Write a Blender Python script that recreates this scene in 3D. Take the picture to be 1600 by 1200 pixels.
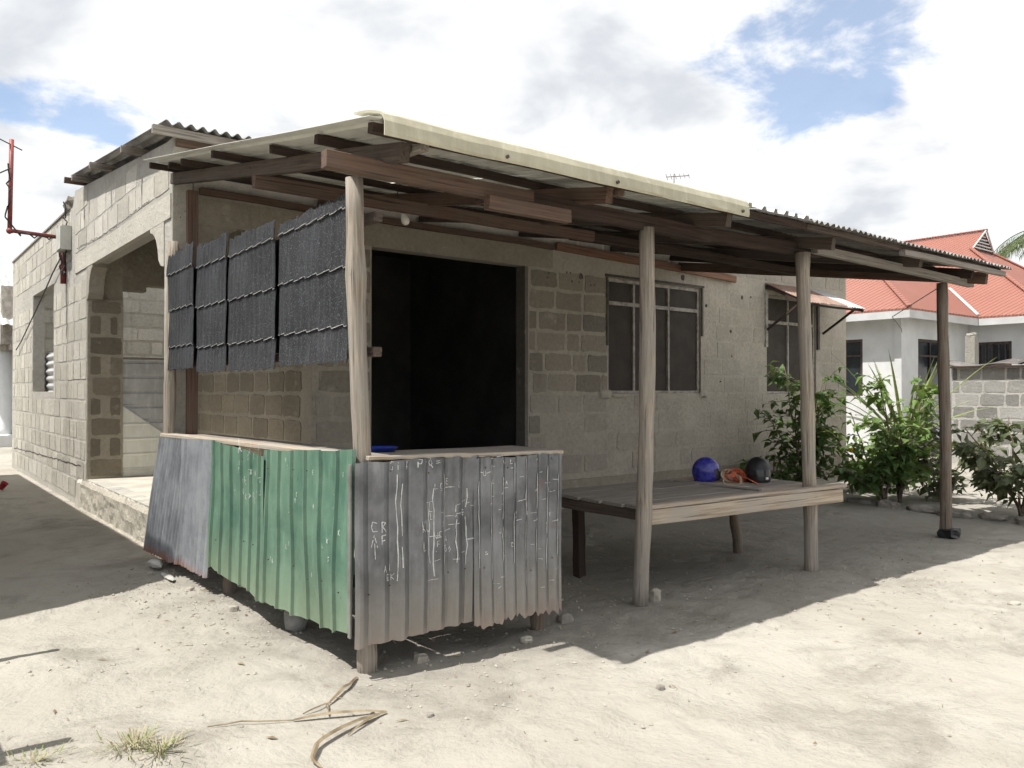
import bpy, math, random
from mathutils import Vector, Matrix, noise as mnoise

# ------------------------------------------------------------------ clear
for _o in list(bpy.data.objects):
    bpy.data.objects.remove(_o, do_unlink=True)
sc = bpy.context.scene
COL = sc.collection
R = math.radians
rnd = random.Random(7)

# ------------------------------------------------------------------ camera
CAM_H = 1.46
cam_data = bpy.data.cameras.new('camera')
cam_data.sensor_width = 36.0
cam_data.lens = 36.0 * 1251.0 / 1600.0
cam_data.clip_start = 0.05
cam_data.clip_end = 3000.0
cam = bpy.data.objects.new('camera', cam_data)
COL.objects.link(cam)
cam.location = (0, 0, CAM_H)
cam.rotation_euler = (R(90.0 + 0.504), 0.0, R(51.6 - 90.0))
sc.camera = cam

# ------------------------------------------------------------------ sun / sky
SUN_TRAVEL = Vector((0.496, -0.074, -1.0)).normalized()
sun_data = bpy.data.lights.new('sun', 'SUN')
sun_data.energy = 5.0
sun_data.angle = R(0.55)
sun_data.color = (1.0, 0.968, 0.915)
sun = bpy.data.objects.new('sun', sun_data)
COL.objects.link(sun)
sun.location = (-8, 2, 18)
sun.rotation_euler = SUN_TRAVEL.to_track_quat('-Z', 'Y').to_euler()
to_sun = -SUN_TRAVEL
SUN_EL = math.asin(to_sun.z)
SUN_ROT = math.atan2(to_sun.x, to_sun.y)

sc.view_settings.view_transform = 'Standard'
sc.view_settings.look = 'None'
sc.view_settings.exposure = 0.36
sc.view_settings.gamma = 1.0
sc.view_settings.use_curve_mapping = False
sc.cycles.use_denoising = True
sc.cycles.max_bounces = 4
sc.cycles.diffuse_bounces = 3
sc.cycles.glossy_bounces = 2
sc.cycles.transmission_bounces = 2
sc.cycles.use_adaptive_sampling = True
sc.cycles.adaptive_threshold = 0.035
sc.cycles.caustics_reflective = False
sc.cycles.caustics_refractive = False


class NT:
    """small helper to write node trees"""
    def __init__(self, tree):
        self.t = tree

    def n(self, typ, ins=None, **props):
        nd = self.t.nodes.new(typ)
        for k, v in props.items():
            setattr(nd, k, v)
        for k, v in (ins or {}).items():
            self.set(nd.inputs[k], v)
        return nd

    def set(self, sock, v):
        if isinstance(v, bpy.types.NodeSocket):
            self.t.links.new(v, sock)
        else:
            sock.default_value = v

    def math(self, op, a, b=0.0, c=0.0, clamp=False):
        nd = self.t.nodes.new('ShaderNodeMath')
        nd.operation = op
        nd.use_clamp = clamp
        for i, v in enumerate((a, b, c)):
            self.set(nd.inputs[i], v)
        return nd.outputs[0]

    def vmath(self, op, a, b=(0, 0, 0)):
        nd = self.t.nodes.new('ShaderNodeVectorMath')
        nd.operation = op
        self.set(nd.inputs[0], a)
        self.set(nd.inputs[1], b)
        return nd.outputs['Value'] if op in ('LENGTH', 'DISTANCE', 'DOT_PRODUCT') else nd.outputs[0]

    def mix(self, f, a, b, blend='MIX'):
        nd = self.t.nodes.new('ShaderNodeMix')
        nd.data_type = 'RGBA'
        nd.blend_type = blend
        self.set(nd.inputs[0], f)
        for s, v in ((nd.inputs[6], a), (nd.inputs[7], b)):
            if isinstance(v, (tuple, list)) and len(v) == 3:
                v = (*v, 1)
            self.set(s, v)
        return nd.outputs[2]

    def noise(self, vec, scale, detail=4.0, rough=0.55, dist=0.0):
        nd = self.t.nodes.new('ShaderNodeTexNoise')
        self.set(nd.inputs['Vector'], vec)
        nd.inputs['Scale'].default_value = scale
        nd.inputs['Detail'].default_value = detail
        nd.inputs['Roughness'].default_value = rough
        nd.inputs['Distortion'].default_value = dist
        return nd.outputs['Fac']

    def ramp(self, fac, lo, hi, a=0.0, b=1.0, smooth=True):
        nd = self.t.nodes.new('ShaderNodeMapRange')
        nd.interpolation_type = 'SMOOTHSTEP' if smooth else 'LINEAR'
        for i, v in enumerate((fac, lo, hi, a, b)):
            self.set(nd.inputs[i], v)
        return nd.outputs[0]


world = bpy.data.worlds.new('World')
sc.world = world
world.use_nodes = True
wt = world.node_tree
for _n in list(wt.nodes):
    wt.nodes.remove(_n)
W = NT(wt)
sky = W.n('ShaderNodeTexSky', sky_type='NISHITA')
sky.sun_disc = False
sky.sun_elevation = SUN_EL
sky.sun_rotation = SUN_ROT
sky.air_density = 1.0
sky.dust_density = 0.5
sky.ozone_density = 2.0
gen = W.n('ShaderNodeTexCoord').outputs['Generated']
sep = W.n('ShaderNodeSeparateXYZ', {0: gen})
zc = W.math('ADD', W.math('MAXIMUM', sep.outputs[2], 0.0), 0.22)
px = W.math('DIVIDE', sep.outputs[0], zc)
py = W.math('DIVIDE', sep.outputs[1], zc)
pv = W.n('ShaderNodeCombineXYZ', {0: px, 1: py, 2: 0.0}).outputs[0]
big = W.noise(pv, 0.9, 3.0, 0.5)
fine = W.noise(pv, 3.4, 6.0, 0.60, 0.2)
# gaps of blue between the clouds (drawn out by the same noise as the cloud edges)
def gap(cx, cy, r):
    d = W.vmath('DISTANCE', pv, (cx, cy, 0))
    return W.ramp(d, 0.0, r, 1.0, 0.0)
g = W.math('ADD', gap(1.36, 0.83, 0.40), W.math('MULTIPLY', gap(0.20, 1.82, 0.40), 0.85))
g = W.math('ADD', g, W.math('MULTIPLY', gap(-1.2, -0.9, 1.0), 0.8))
dens = W.math('ADD', W.math('MULTIPLY', big, 0.55), W.math('MULTIPLY', fine, 0.75))
dens = W.math('SUBTRACT', dens, W.math('MULTIPLY', g, 0.34))
cover = W.ramp(dens, 0.39, 0.50, 0.26, 1.0)
lump = W.noise(W.vmath('ADD', pv, (3.3, 7.7, 0.4)), 2.2, 5.0, 0.55, 0.2)
shade = W.ramp(lump, 0.47, 0.68, 1.0, 0.72)
cval = W.math('MULTIPLY', shade, 1.20)
ccol = W.mix(W.ramp(cval, 0.75, 1.15), (0.92, 0.97, 1.05), (0.985, 1.0, 1.015))
cloud = W.vmath('MULTIPLY', ccol, W.n('ShaderNodeCombineXYZ', {0: cval, 1: cval, 2: cval}).outputs[0])
bg_sky = W.n('ShaderNodeBackground', {'Color': sky.outputs[0], 'Strength': 0.15})
bg_cloud = W.n('ShaderNodeBackground', {'Color': cloud, 'Strength': 0.70})
mixw = W.n('ShaderNodeMixShader', {0: cover, 1: bg_sky.outputs[0], 2: bg_cloud.outputs[0]})
W.n('ShaderNodeOutputWorld', {0: mixw.outputs[0]})

# ------------------------------------------------------------------ materials
MATS = {}

def new_mat(name):
    m = bpy.data.materials.new(name)
    m.use_nodes = True
    t = m.node_tree
    for n in list(t.nodes):
        t.nodes.remove(n)
    N = NT(t)
    b = N.n('ShaderNodeBsdfPrincipled')
    N.n('ShaderNodeOutputMaterial', {0: b.outputs[0]})
    MATS[name] = m
    return m, N, b


def bump(N, b, h, strength, dist=0.01):
    bp = N.n('ShaderNodeBump', {'Height': h, 'Strength': strength, 'Distance': dist})
    N.set(b.inputs['Normal'], bp.outputs[0])


def pos(N):
    return N.n('ShaderNodeNewGeometry').outputs['Position']


def objc(N):
    """object coordinates shifted per object so that copies differ"""
    tc = N.n('ShaderNodeTexCoord').outputs['Object']
    r = N.n('ShaderNodeObjectInfo').outputs['Random']
    off = N.math('MULTIPLY', r, 37.0)
    cv = N.n('ShaderNodeCombineXYZ', {0: off, 1: off, 2: off}).outputs[0]
    return N.vmath('ADD', tc, cv)


def m_plain(name, c1, c2, scale=6.0, rough=0.8, bmp=0.25, bscale=60.0, metal=0.0, spec=0.3, bdist=0.004):
    m, N, b = new_mat(name)
    p = pos(N)
    f = N.ramp(N.noise(p, scale, 6.0, 0.6), 0.3, 0.7)
    N.set(b.inputs['Base Color'], N.mix(f, c1, c2))
    b.inputs['Roughness'].default_value = rough
    b.inputs['Metallic'].default_value = metal
    b.inputs['Specular IOR Level'].default_value = spec
    if bmp:
        bump(N, b, N.noise(p, bscale, 4.0, 0.6), bmp, bdist)
    return m


def m_masonry(name, mortar=False):
    """colour comes from the object (obj.color), wear from noise"""
    m, N, b = new_mat(name)
    p = pos(N)
    c = N.n('ShaderNodeObjectInfo').outputs['Color']
    n1 = N.noise(p, 2.2, 4.0, 0.6)
    n2 = N.noise(p, 21.0, 3.0, 0.65)
    n3 = N.noise(p, 160.0, 1.0, 0.5)
    k = N.math('ADD', N.math('MULTIPLY', n1, 0.42), N.math('MULTIPLY', n2, 0.5))
    k = N.math('ADD', k, N.math('MULTIPLY', n3, 0.28))
    k = N.math('ADD', k, 0.38)
    kv = N.n('ShaderNodeCombineXYZ', {0: k, 1: k, 2: k}).outputs[0]
    col = N.vmath('MULTIPLY', c, kv)
    # grey-black weathering streaks running down the wall
    ps = N.vmath('MULTIPLY', p, (3.2, 3.2, 0.35))
    st = N.ramp(N.noise(ps, 1.6, 4.0, 0.65), 0.60, 0.78)
    col = N.mix(N.math('MULTIPLY', st, 0.42), col, (0.17, 0.16, 0.14))
    # efflorescence / lime smears
    lm = N.ramp(N.noise(N.vmath('ADD', p, (9.1, 4.2, 1.3)), 5.5, 4.0, 0.7), 0.58, 0.72)
    col = N.mix(N.math('MULTIPLY', lm, 0.40), col, (0.55, 0.51, 0.44))
    pit = N.ramp(N.noise(p, 48.0, 2.0, 0.5), 0.70, 0.74)
    col = N.mix(N.math('MULTIPLY', pit, 0.55), col, (0.07, 0.06, 0.05))
    N.set(b.inputs['Base Color'], col)
    b.inputs['Roughness'].default_value = 0.95
    b.inputs['Specular IOR Level'].default_value = 0.12
    h = N.math('ADD', N.math('MULTIPLY', n2, 1.0), N.math('MULTIPLY', n3, 0.5))
    h = N.math('SUBTRACT', h, N.math('MULTIPLY', pit, 0.7))
    bump(N, b, h, 1.0 if mortar else 0.8, 0.016)
    return m


def m_wood(name, dark, light, grey=None, gf=0.0, rough=0.85):
    m, N, b = new_mat(name)
    p = objc(N)
    q = N.vmath('MULTIPLY', p, (1.3, 48.0, 48.0))
    g1 = N.noise(q, 1.4, 4.0, 0.7, 0.35)
    g2 = N.noise(p, 3.5, 4.0, 0.6)
    col = N.mix(N.ramp(g1, 0.3, 0.7), dark, light)
    if grey:
        col = N.mix(N.math('MULTIPLY', N.ramp(g2, 0.35, 0.65), gf), col, grey)
    # dark splits along the grain
    q2 = N.vmath('MULTIPLY', p, (0.5, 30.0, 30.0))
    sp = N.ramp(N.noise(q2, 2.0, 3.0, 0.5, 0.2), 0.62, 0.68)
    col = N.mix(N.math('MULTIPLY', sp, 0.6), col, tuple(x * 0.3 for x in dark))
    kn = N.ramp(N.noise(N.vmath('MULTIPLY', p, (0.5, 1.0, 1.0)), 14.0, 3.0, 0.6), 0.70, 0.78)
    col = N.mix(N.math('MULTIPLY', kn, 0.6), col, tuple(x * 0.25 for x in dark))
    N.set(b.inputs['Base Color'], col)
    b.inputs['Roughness'].default_value = rough
    b.inputs['Specular IOR Level'].default_value = 0.2
    bump(N, b, N.math('SUBTRACT', g1, sp), 0.5, 0.005)
    return m


def m_sheet(name, base, base2, rust=0.25, rustcol=(0.16, 0.06, 0.03), z_edge=None, dust=0.0, rough=0.5, metal=0.35, dustz=None):
    """painted / galvanised sheet with rust spots, rust creeping up from a lower edge and dust"""
    m, N, b = new_mat(name)
    p = pos(N)
    n1 = N.noise(p, 3.0, 6.0, 0.65)
    n2 = N.noise(N.vmath('MULTIPLY', p, (6.0, 6.0, 1.2)), 2.5, 6.0, 0.65)
    n3 = N.noise(p, 60.0, 3.0, 0.6)
    col = N.mix(N.ramp(n1, 0.32, 0.68), base, base2)
    col = N.mix(N.math('MULTIPLY', N.ramp(n2, 0.45, 0.75), 0.35), col, tuple(min(1, x * 1.55 + 0.04) for x in base2))
    rf = N.math('MULTIPLY', N.ramp(N.noise(N.vmath('ADD', p, (5, 2, 8)), 4.5, 7.0, 0.7), 0.62, 0.74), rust)
    z = N.n('ShaderNodeSeparateXYZ', {0: p}).outputs[2]
    if z_edge is not None:
        e = N.math('ADD', z, N.math('MULTIPLY', N.math('SUBTRACT', n2, 0.5), 0.14))
        rf = N.math('MAXIMUM', rf, N.math('MULTIPLY', N.ramp(e, z_edge + 0.03, z_edge + 0.14, 1.0, 0.0), 0.85))
    col = N.mix(rf, col, N.mix(n3, rustcol, tuple(x * 2.0 for x in rustcol)))
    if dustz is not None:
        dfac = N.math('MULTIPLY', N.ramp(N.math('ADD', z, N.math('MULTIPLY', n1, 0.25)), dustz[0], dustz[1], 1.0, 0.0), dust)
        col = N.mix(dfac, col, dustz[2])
    N.set(b.inputs['Base Color'], col)
    N.set(b.inputs['Roughness'], N.math('ADD', rough, N.math('MULTIPLY', rf, 0.35)))
    N.set(b.inputs['Metallic'], N.math('MULTIPLY', N.math('SUBTRACT', 1.0, rf), metal))
    bump(N, b, N.math('ADD', N.math('MULTIPLY', n1, 1.0), N.math('MULTIPLY', n3, 0.12)), 0.25, 0.02)
    return m


MAS = m_masonry('block_concrete')
MOR = m_masonry('wall_mortar', True)
POLE = m_wood('pole_wood', (0.17, 0.14, 0.11), (0.42, 0.365, 0.30), (0.27, 0.25, 0.225), 0.65)
POLE_D = m_wood('old_pole_wood', (0.10, 0.075, 0.055), (0.24, 0.19, 0.15), (0.19, 0.17, 0.15), 0.6)
RED = m_wood('red_timber', (0.078, 0.050, 0.038), (0.18, 0.115, 0.086), (0.13, 0.10, 0.082), 0.6)
ORANGE = m_wood('orange_timber', (0.17, 0.085, 0.055), (0.29, 0.155, 0.105), (0.20, 0.14, 0.11), 0.4)
DARK = m_wood('dark_timber', (0.026, 0.018, 0.015), (0.072, 0.047, 0.037), (0.055, 0.043, 0.037), 0.5)
BROWN = m_wood('brown_timber', (0.050, 0.038, 0.031), (0.125, 0.094, 0.074), (0.10, 0.086, 0.075), 0.6)
PALE = m_wood('pale_plank', (0.27, 0.21, 0.155), (0.50, 0.42, 0.33), (0.36, 0.33, 0.29), 0.7)
GREYW = m_wood('weathered_plank', (0.16, 0.14, 0.12), (0.34, 0.30, 0.26), (0.25, 0.235, 0.215), 0.7)
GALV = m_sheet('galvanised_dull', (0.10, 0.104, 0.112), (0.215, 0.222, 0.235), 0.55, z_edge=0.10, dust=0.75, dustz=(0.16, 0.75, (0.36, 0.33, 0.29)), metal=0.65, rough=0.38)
GALV2 = m_sheet('galvanised_blue_grey', (0.17, 0.18, 0.20), (0.30, 0.315, 0.335), 0.6, z_edge=0.05, metal=0.3)
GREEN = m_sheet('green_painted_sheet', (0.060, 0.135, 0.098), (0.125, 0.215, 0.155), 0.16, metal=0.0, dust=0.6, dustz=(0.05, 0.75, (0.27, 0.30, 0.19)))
CREAM = m_sheet('cream_roof_sheet', (0.68, 0.68, 0.61), (0.78, 0.78, 0.71), 0.10, metal=0.05)
FLASH = m_sheet('cream_flashing', (0.37, 0.345, 0.25), (0.46, 0.43, 0.32), 0.10, (0.30, 0.22, 0.13), metal=0.0)
OLDROOF = m_sheet('old_roof_sheet', (0.15, 0.14, 0.13), (0.29, 0.28, 0.265), 0.75, metal=0.25)
RUSTY = m_sheet('rusty_sheet', (0.22, 0.135, 0.10), (0.34, 0.235, 0.19), 0.5, metal=0.1)
SCRAP = m_sheet('dark_scrap_sheet', (0.045, 0.038, 0.034), (0.11, 0.095, 0.085), 0.5, metal=0.1)
BRIGHT = m_sheet('bright_sheet', (0.42, 0.43, 0.43), (0.56, 0.56, 0.56), 0.25, metal=0.25)
PAINTW = m_plain('flaking_white_frame', (0.22, 0.20, 0.175), (0.43, 0.40, 0.36), 14.0, 0.6, 0.3)
DARKFRAME = m_plain('dark_frame', (0.045, 0.035, 0.03), (0.09, 0.07, 0.06), 12.0, 0.6, 0.2)
SCREEN = m_plain('fly_screen', (0.040, 0.032, 0.027), (0.058, 0.048, 0.041), 5.0, 0.7, 0.0)
ROOMW = m_plain('shade_toned_plaster', (0.085, 0.083, 0.082), (0.13, 0.126, 0.122), 1.5, 0.9, 0.2)  # room surfaces toned below their real grey so the interior reads as shade
BLUEDOOR = m_plain('dark_blue_door', (0.012, 0.020, 0.035), (0.02, 0.032, 0.05), 2.0, 0.5, 0.0)
PLASTER = m_plain('porch_screed', (0.42, 0.39, 0.33), (0.55, 0.52, 0.45), 3.0, 0.95, 0.5, 40.0, bdist=0.01)
CHALK = m_plain('chalk', (0.50, 0.50, 0.49), (0.72, 0.72, 0.70), 40.0, 0.95, 0.0)
REDPIPE = m_plain('red_pipe_paint', (0.20, 0.045, 0.04), (0.33, 0.09, 0.075), 8.0, 0.5, 0.2)
METERG = m_plain('meter_box_paint', (0.42, 0.42, 0.38), (0.55, 0.55, 0.50), 6.0, 0.5, 0.1)
CABLE = m_plain('cable_rubber', (0.02, 0.02, 0.02), (0.05, 0.05, 0.05), 9.0, 0.6, 0.0)
STONE = m_plain('stone', (0.28, 0.25, 0.21), (0.46, 0.43, 0.37), 9.0, 0.95, 0.8, 40.0, bdist=0.01)
KERB = m_plain('kerb_concrete', (0.20, 0.18, 0.155), (0.36, 0.33, 0.29), 7.0, 0.95, 0.8, 40.0, bdist=0.01)
BAG = m_plain('grey_plastic_bag', (0.15, 0.15, 0.145), (0.30, 0.30, 0.29), 12.0, 0.45, 0.5, 18.0, bdist=0.02)
PALEBAG = m_plain('pale_plastic_film', (0.36, 0.35, 0.32), (0.52, 0.51, 0.48), 12.0, 0.4, 0.5, 18.0, bdist=0.02)
WHITEW = m_plain('white_house_paint', (0.55, 0.56, 0.555), (0.68, 0.685, 0.68), 1.2, 0.85, 0.15)
FASCIA = m_plain('white_fascia', (0.48, 0.48, 0.47), (0.60, 0.60, 0.59), 2.0, 0.6, 0.0)
GLASS = m_plain('dark_window_glass', (0.012, 0.016, 0.02), (0.03, 0.038, 0.045), 1.5, 0.12, 0.0, spec=0.6)
DRY = m_plain('dry_leaf', (0.15, 0.115, 0.07), (0.32, 0.26, 0.17), 12.0, 0.8, 0.3)
DRYG = m_plain('dry_grass', (0.27, 0.235, 0.14), (0.40, 0.36, 0.235), 9.0, 0.8, 0.0)
GRASSG = m_plain('green_grass', (0.13, 0.19, 0.05), (0.24, 0.28, 0.09), 9.0, 0.8, 0.0)
BARK = m_plain('bark', (0.10, 0.08, 0.06), (0.20, 0.16, 0.12), 12.0, 0.95, 0.6)
BULB = m_plain('bulb_glass', (0.72, 0.70, 0.64), (0.80, 0.78, 0.72), 6.0, 0.25, 0.0)
BLUEP = m_plain('blue_plastic', (0.015, 0.03, 0.22), (0.02, 0.05, 0.32), 6.0, 0.35, 0.0)
REDP = m_plain('red_plastic', (0.32, 0.025, 0.03), (0.42, 0.04, 0.05), 9.0, 0.5, 0.0)
HBLUE = m_plain('blue_helmet_shell', (0.016, 0.015, 0.19), (0.06, 0.06, 0.36), 22.0, 0.20, 0.0, spec=0.6)
HBLACK = m_plain('black_helmet_shell', (0.012, 0.012, 0.014), (0.022, 0.022, 0.025), 6.0, 0.42, 0.0, spec=0.45)
HVISOR = m_plain('dark_visor', (0.02, 0.021, 0.026), (0.04, 0.042, 0.05), 6.0, 0.12, 0.0, spec=0.5)
LOGO = m_plain('white_sticker', (0.7, 0.7, 0.7), (0.8, 0.8, 0.8), 6.0, 0.5, 0.0)
STRAPO = m_plain('orange_strap', (0.62, 0.13, 0.06), (0.75, 0.22, 0.11), 14.0, 0.8, 0.3)
STRAPT = m_plain('tan_rope', (0.34, 0.26, 0.18), (0.50, 0.40, 0.29), 20.0, 0.9, 0.5)
ANT = m_plain('antenna_metal', (0.10, 0.08, 0.08), (0.22, 0.18, 0.17), 9.0, 0.5, 0.0)


def m_granule():
    m, N, b = new_mat('granule_tile')
    p = pos(N)
    n0 = N.noise(p, 2.2, 4.0, 0.6)
    col = N.mix(N.ramp(n0, 0.3, 0.7), (0.016, 0.017, 0.020), (0.034, 0.036, 0.041))
    st = N.ramp(N.noise(N.vmath('MULTIPLY', p, (14, 14, 0.8)), 4.0, 3.0, 0.6), 0.52, 0.82)
    col = N.mix(N.math('MULTIPLY', st, 0.35), col, (0.15, 0.155, 0.165))
    s = N.ramp(N.noise(p, 130.0, 2.0, 0.65), 0.58, 0.68)
    col = N.mix(N.math('MULTIPLY', s, 0.60), col, (0.24, 0.245, 0.25))
    N.set(b.inputs['Base Color'], col)
    b.inputs['Roughness'].default_value = 0.85
    b.inputs['Specular IOR Level'].default_value = 0.25
    bump(N, b, N.noise(p, 300.0, 2.0, 0.6), 0.6, 0.003)
    return m


def m_leaf(name, c1, c2, c3):
    m, N, b = new_mat(name)
    p = pos(N)
    v = N.noise(p, 17.0, 2.0, 0.5)
    col = N.mix(N.ramp(v, 0.3, 0.7), c1, c2)
    w = N.noise(p, 3.0, 2.0, 0.5)
    col = N.mix(N.ramp(w, 0.5, 0.75), col, c3)
    N.set(b.inputs['Base Color'], col)
    b.inputs['Roughness'].default_value = 0.5
    b.inputs['Specular IOR Level'].default_value = 0.35
    tr = N.n('ShaderNodeBsdfTranslucent', {0: N.mix(0.5, col, (0.20, 0.28, 0.04))})
    mx = N.n('ShaderNodeMixShader', {0: 0.28, 1: b.outputs[0], 2: tr.outputs[0]})
    out = [n for n in N.t.nodes if n.type == 'OUTPUT_MATERIAL'][0]
    N.t.links.new(mx.outputs[0], out.inputs[0])
    return m


def m_ground():
    m, N, b = new_mat('sandy_ground')
    p = pos(N)
    a = N.noise(p, 0.55, 3.0, 0.6)
    c = N.noise(p, 3.2, 4.0, 0.65, 0.3)
    d = N.noise(p, 34.0, 3.0, 0.65)
    e = N.noise(p, 210.0, 2.0, 0.6)
    col = N.mix(N.ramp(a, 0.3, 0.7), (0.35, 0.325, 0.28), (0.42, 0.395, 0.345))
    f2 = N.noise(N.vmath('ADD', p, (4.0, 1.0, 0.0)), 1.15, 6.0, 0.68, 0.5)
    col = N.mix(N.math('MULTIPLY', N.ramp(f2, 0.50, 0.70), 0.78), col, (0.235, 0.217, 0.185))
    col = N.mix(N.math('MULTIPLY', N.ramp(c, 0.52, 0.72), 0.35), col, (0.29, 0.265, 0.22))
    col = N.mix(N.math('MULTIPLY', N.math('MULTIPLY', N.ramp(d, 0.55, 0.8), N.ramp(f2, 0.40, 0.60)), 0.65), col, (0.22, 0.20, 0.165))
    col = N.mix(N.math('MULTIPLY', N.ramp(e, 0.62, 0.75), 0.22), col, (0.24, 0.215, 0.18))
    # trodden grey-brown soil under and round the lean-to
    s = N.n('ShaderNodeSeparateXYZ', {0: p})
    wob = N.math('MULTIPLY', N.math('SUBTRACT', c, 0.5), 1.6)
    yy = N.math('ADD', s.outputs[1], wob)
    u = N.math('MULTIPLY', N.ramp(yy, 2.7, 3.7), N.ramp(yy, 9.5, 11.0, 1.0, 0.0))
    xx = N.math('ADD', s.outputs[0], wob)
    u = N.math('MULTIPLY', u, N.math('MULTIPLY', N.ramp(xx, 1.2, 2.3), N.ramp(xx, 8.5, 11.0, 1.0, 0.35)))
    col = N.mix(N.math('MULTIPLY', u, 0.60), col, (0.20, 0.185, 0.16))
    N.set(b.inputs['Base Color'], col)
    b.inputs['Roughness'].default_value = 1.0
    b.inputs['Specular IOR Level'].default_value = 0.05
    h = N.math('ADD', N.math('MULTIPLY', c, 0.9), N.math('MULTIPLY', N.math('MULTIPLY', d, N.ramp(f2, 0.42, 0.62, 0.35, 1.0)), 0.34))
    h = N.math('ADD', h, N.math('MULTIPLY', e, 0.07))
    h = N.math('ADD', h, N.math('MULTIPLY', f2, 0.8))
    bump(N, b, h, 0.8, 0.05)
    return m


def m_redroof():
    m, N, b = new_mat('red_metal_roof')
    p = pos(N)
    n = N.noise(p, 0.8, 5.0, 0.6)
    N.set(b.inputs['Base Color'], N.mix(n, (0.33, 0.125, 0.088), (0.42, 0.175, 0.13)))
    b.inputs['Roughness'].default_value = 0.55
    q = N.n('ShaderNodeSeparateXYZ', {0: p})
    s = N.math('ADD', q.outputs[0], q.outputs[1])
    wv = N.math('SINE', N.math('MULTIPLY', s, 42.0))
    bump(N, b, wv, 0.9, 0.035)
    return m


GRAN = m_granule()
GROUND = m_ground()
REDROOF = m_redroof()
LEAF_D = m_leaf('shrub_leaf', (0.05, 0.095, 0.028), (0.10, 0.165, 0.05), (0.08, 0.12, 0.05))
LEAF_L = m_leaf('light_shrub_leaf', (0.10, 0.18, 0.045), (0.20, 0.30, 0.08), (0.15, 0.21, 0.07))
LEAF_B = m_leaf('bronze_shrub_leaf', (0.075, 0.09, 0.05), (0.14, 0.165, 0.085), (0.15, 0.12, 0.09))
SISAL = m_leaf('sisal_leaf', (0.16, 0.22, 0.07), (0.30, 0.34, 0.13), (0.36, 0.35, 0.16))
PALM = m_leaf('palm_leaf', (0.05, 0.08, 0.03), (0.10, 0.13, 0.05), (0.14, 0.14, 0.07))

# ------------------------------------------------------------------ object helpers
WL = {}     # world location of every object we make (empties and meshes are never scaled)


def link(o, parent, loc):
    COL.objects.link(o)
    loc = Vector(loc)
    WL[o.name] = loc
    if parent is not None:
        o.parent = parent
        o.location = loc - WL[parent.name]
    else:
        o.location = loc
    return o


def thing(name, loc, label, cat, group=None):
    o = bpy.data.objects.new(name, None)
    o.empty_display_size = 0.2
    link(o, None, loc)
    return tag(o, label, cat, group)


def tag(o, label=None, cat=None, group=None, kind=None):
    if label: o['label'] = label
    if cat: o['category'] = cat
    if group: o['group'] = group
    if kind: o['kind'] = kind
    return o


def obj(name, vf, mat, parent=None, smooth=False, color=None):
    """mesh given in world coordinates; the origin goes to the middle of its foot"""
    v, f = vf
    lo = [min(p[i] for p in v) for i in range(3)]
    hi = [max(p[i] for p in v) for i in range(3)]
    org = Vector(((lo[0] + hi[0]) / 2, (lo[1] + hi[1]) / 2, lo[2]))
    me = bpy.data.meshes.new(name)
    me.from_pydata([(p[0] - org.x, p[1] - org.y, p[2] - org.z) for p in v], [], f)
    me.materials.append(mat)
    if smooth:
        for p in me.polygons:
            p.use_smooth = True
    me.update()
    o = bpy.data.objects.new(name, me)
    if color:
        o.color = (*color, 1)
    return link(o, parent, org)


def join(*vfs):
    V, F = [], []
    for v, f in vfs:
        k = len(V)
        V += list(v)
        F += [tuple(i + k for i in q) for q in f]
    return V, F


def box(x0, x1, y0, y1, z0, z1):
    v = [(x0, y0, z0), (x1, y0, z0), (x1, y1, z0), (x0, y1, z0), (x0, y0, z1), (x1, y0, z1), (x1, y1, z1), (x0, y1, z1)]
    f = [(0, 3, 2, 1), (4, 5, 6, 7), (0, 1, 5, 4), (1, 2, 6, 5), (2, 3, 7, 6), (3, 0, 4, 7)]
    return v, f


def prism(poly, axis, a0, a1):
    """extrude a 2-D outline; axis 'x': poly is (y,z); 'y': poly is (x,z); 'z': poly is (x,y)"""
    def P(p, a):
        return {'x': (a, p[0], p[1]), 'y': (p[0], a, p[1]), 'z': (p[0], p[1], a)}[axis]
    n = len(poly)
    v = [P(p, a0) for p in poly] + [P(p, a1) for p in poly]
    f = [tuple(range(n - 1, -1, -1)), tuple(range(n, 2 * n))]
    f += [(i, (i + 1) % n, n + (i + 1) % n, n + i) for i in range(n)]
    return v, f


def frame_of(d, up=(0, 0, 1)):
    d = Vector(d).normalized()
    up = Vector(up)
    if abs(d.dot(up)) > 0.98:
        up = Vector((0, 1, 0))
    s = up.cross(d).normalized()
    u = d.cross(s).normalized()
    return d, s, u


def put(name, vf, mat, parent, p0, d, up=(0, 0, 1), smooth=False):
    """mesh given along local +X placed at p0 pointing along d (so that wood grain follows the piece)"""
    d, s, u = frame_of(d, up)
    M = Matrix((d, s, u)).transposed()
    me = bpy.data.meshes.new(name)
    me.from_pydata(vf[0], [], vf[1])
    me.materials.append(mat)
    if smooth:
        for p in me.polygons:
            p.use_smooth = True
    me.update()
    o = bpy.data.objects.new(name, me)
    link(o, parent, p0)
    o.rotation_euler = M.to_euler()
    return o


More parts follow.
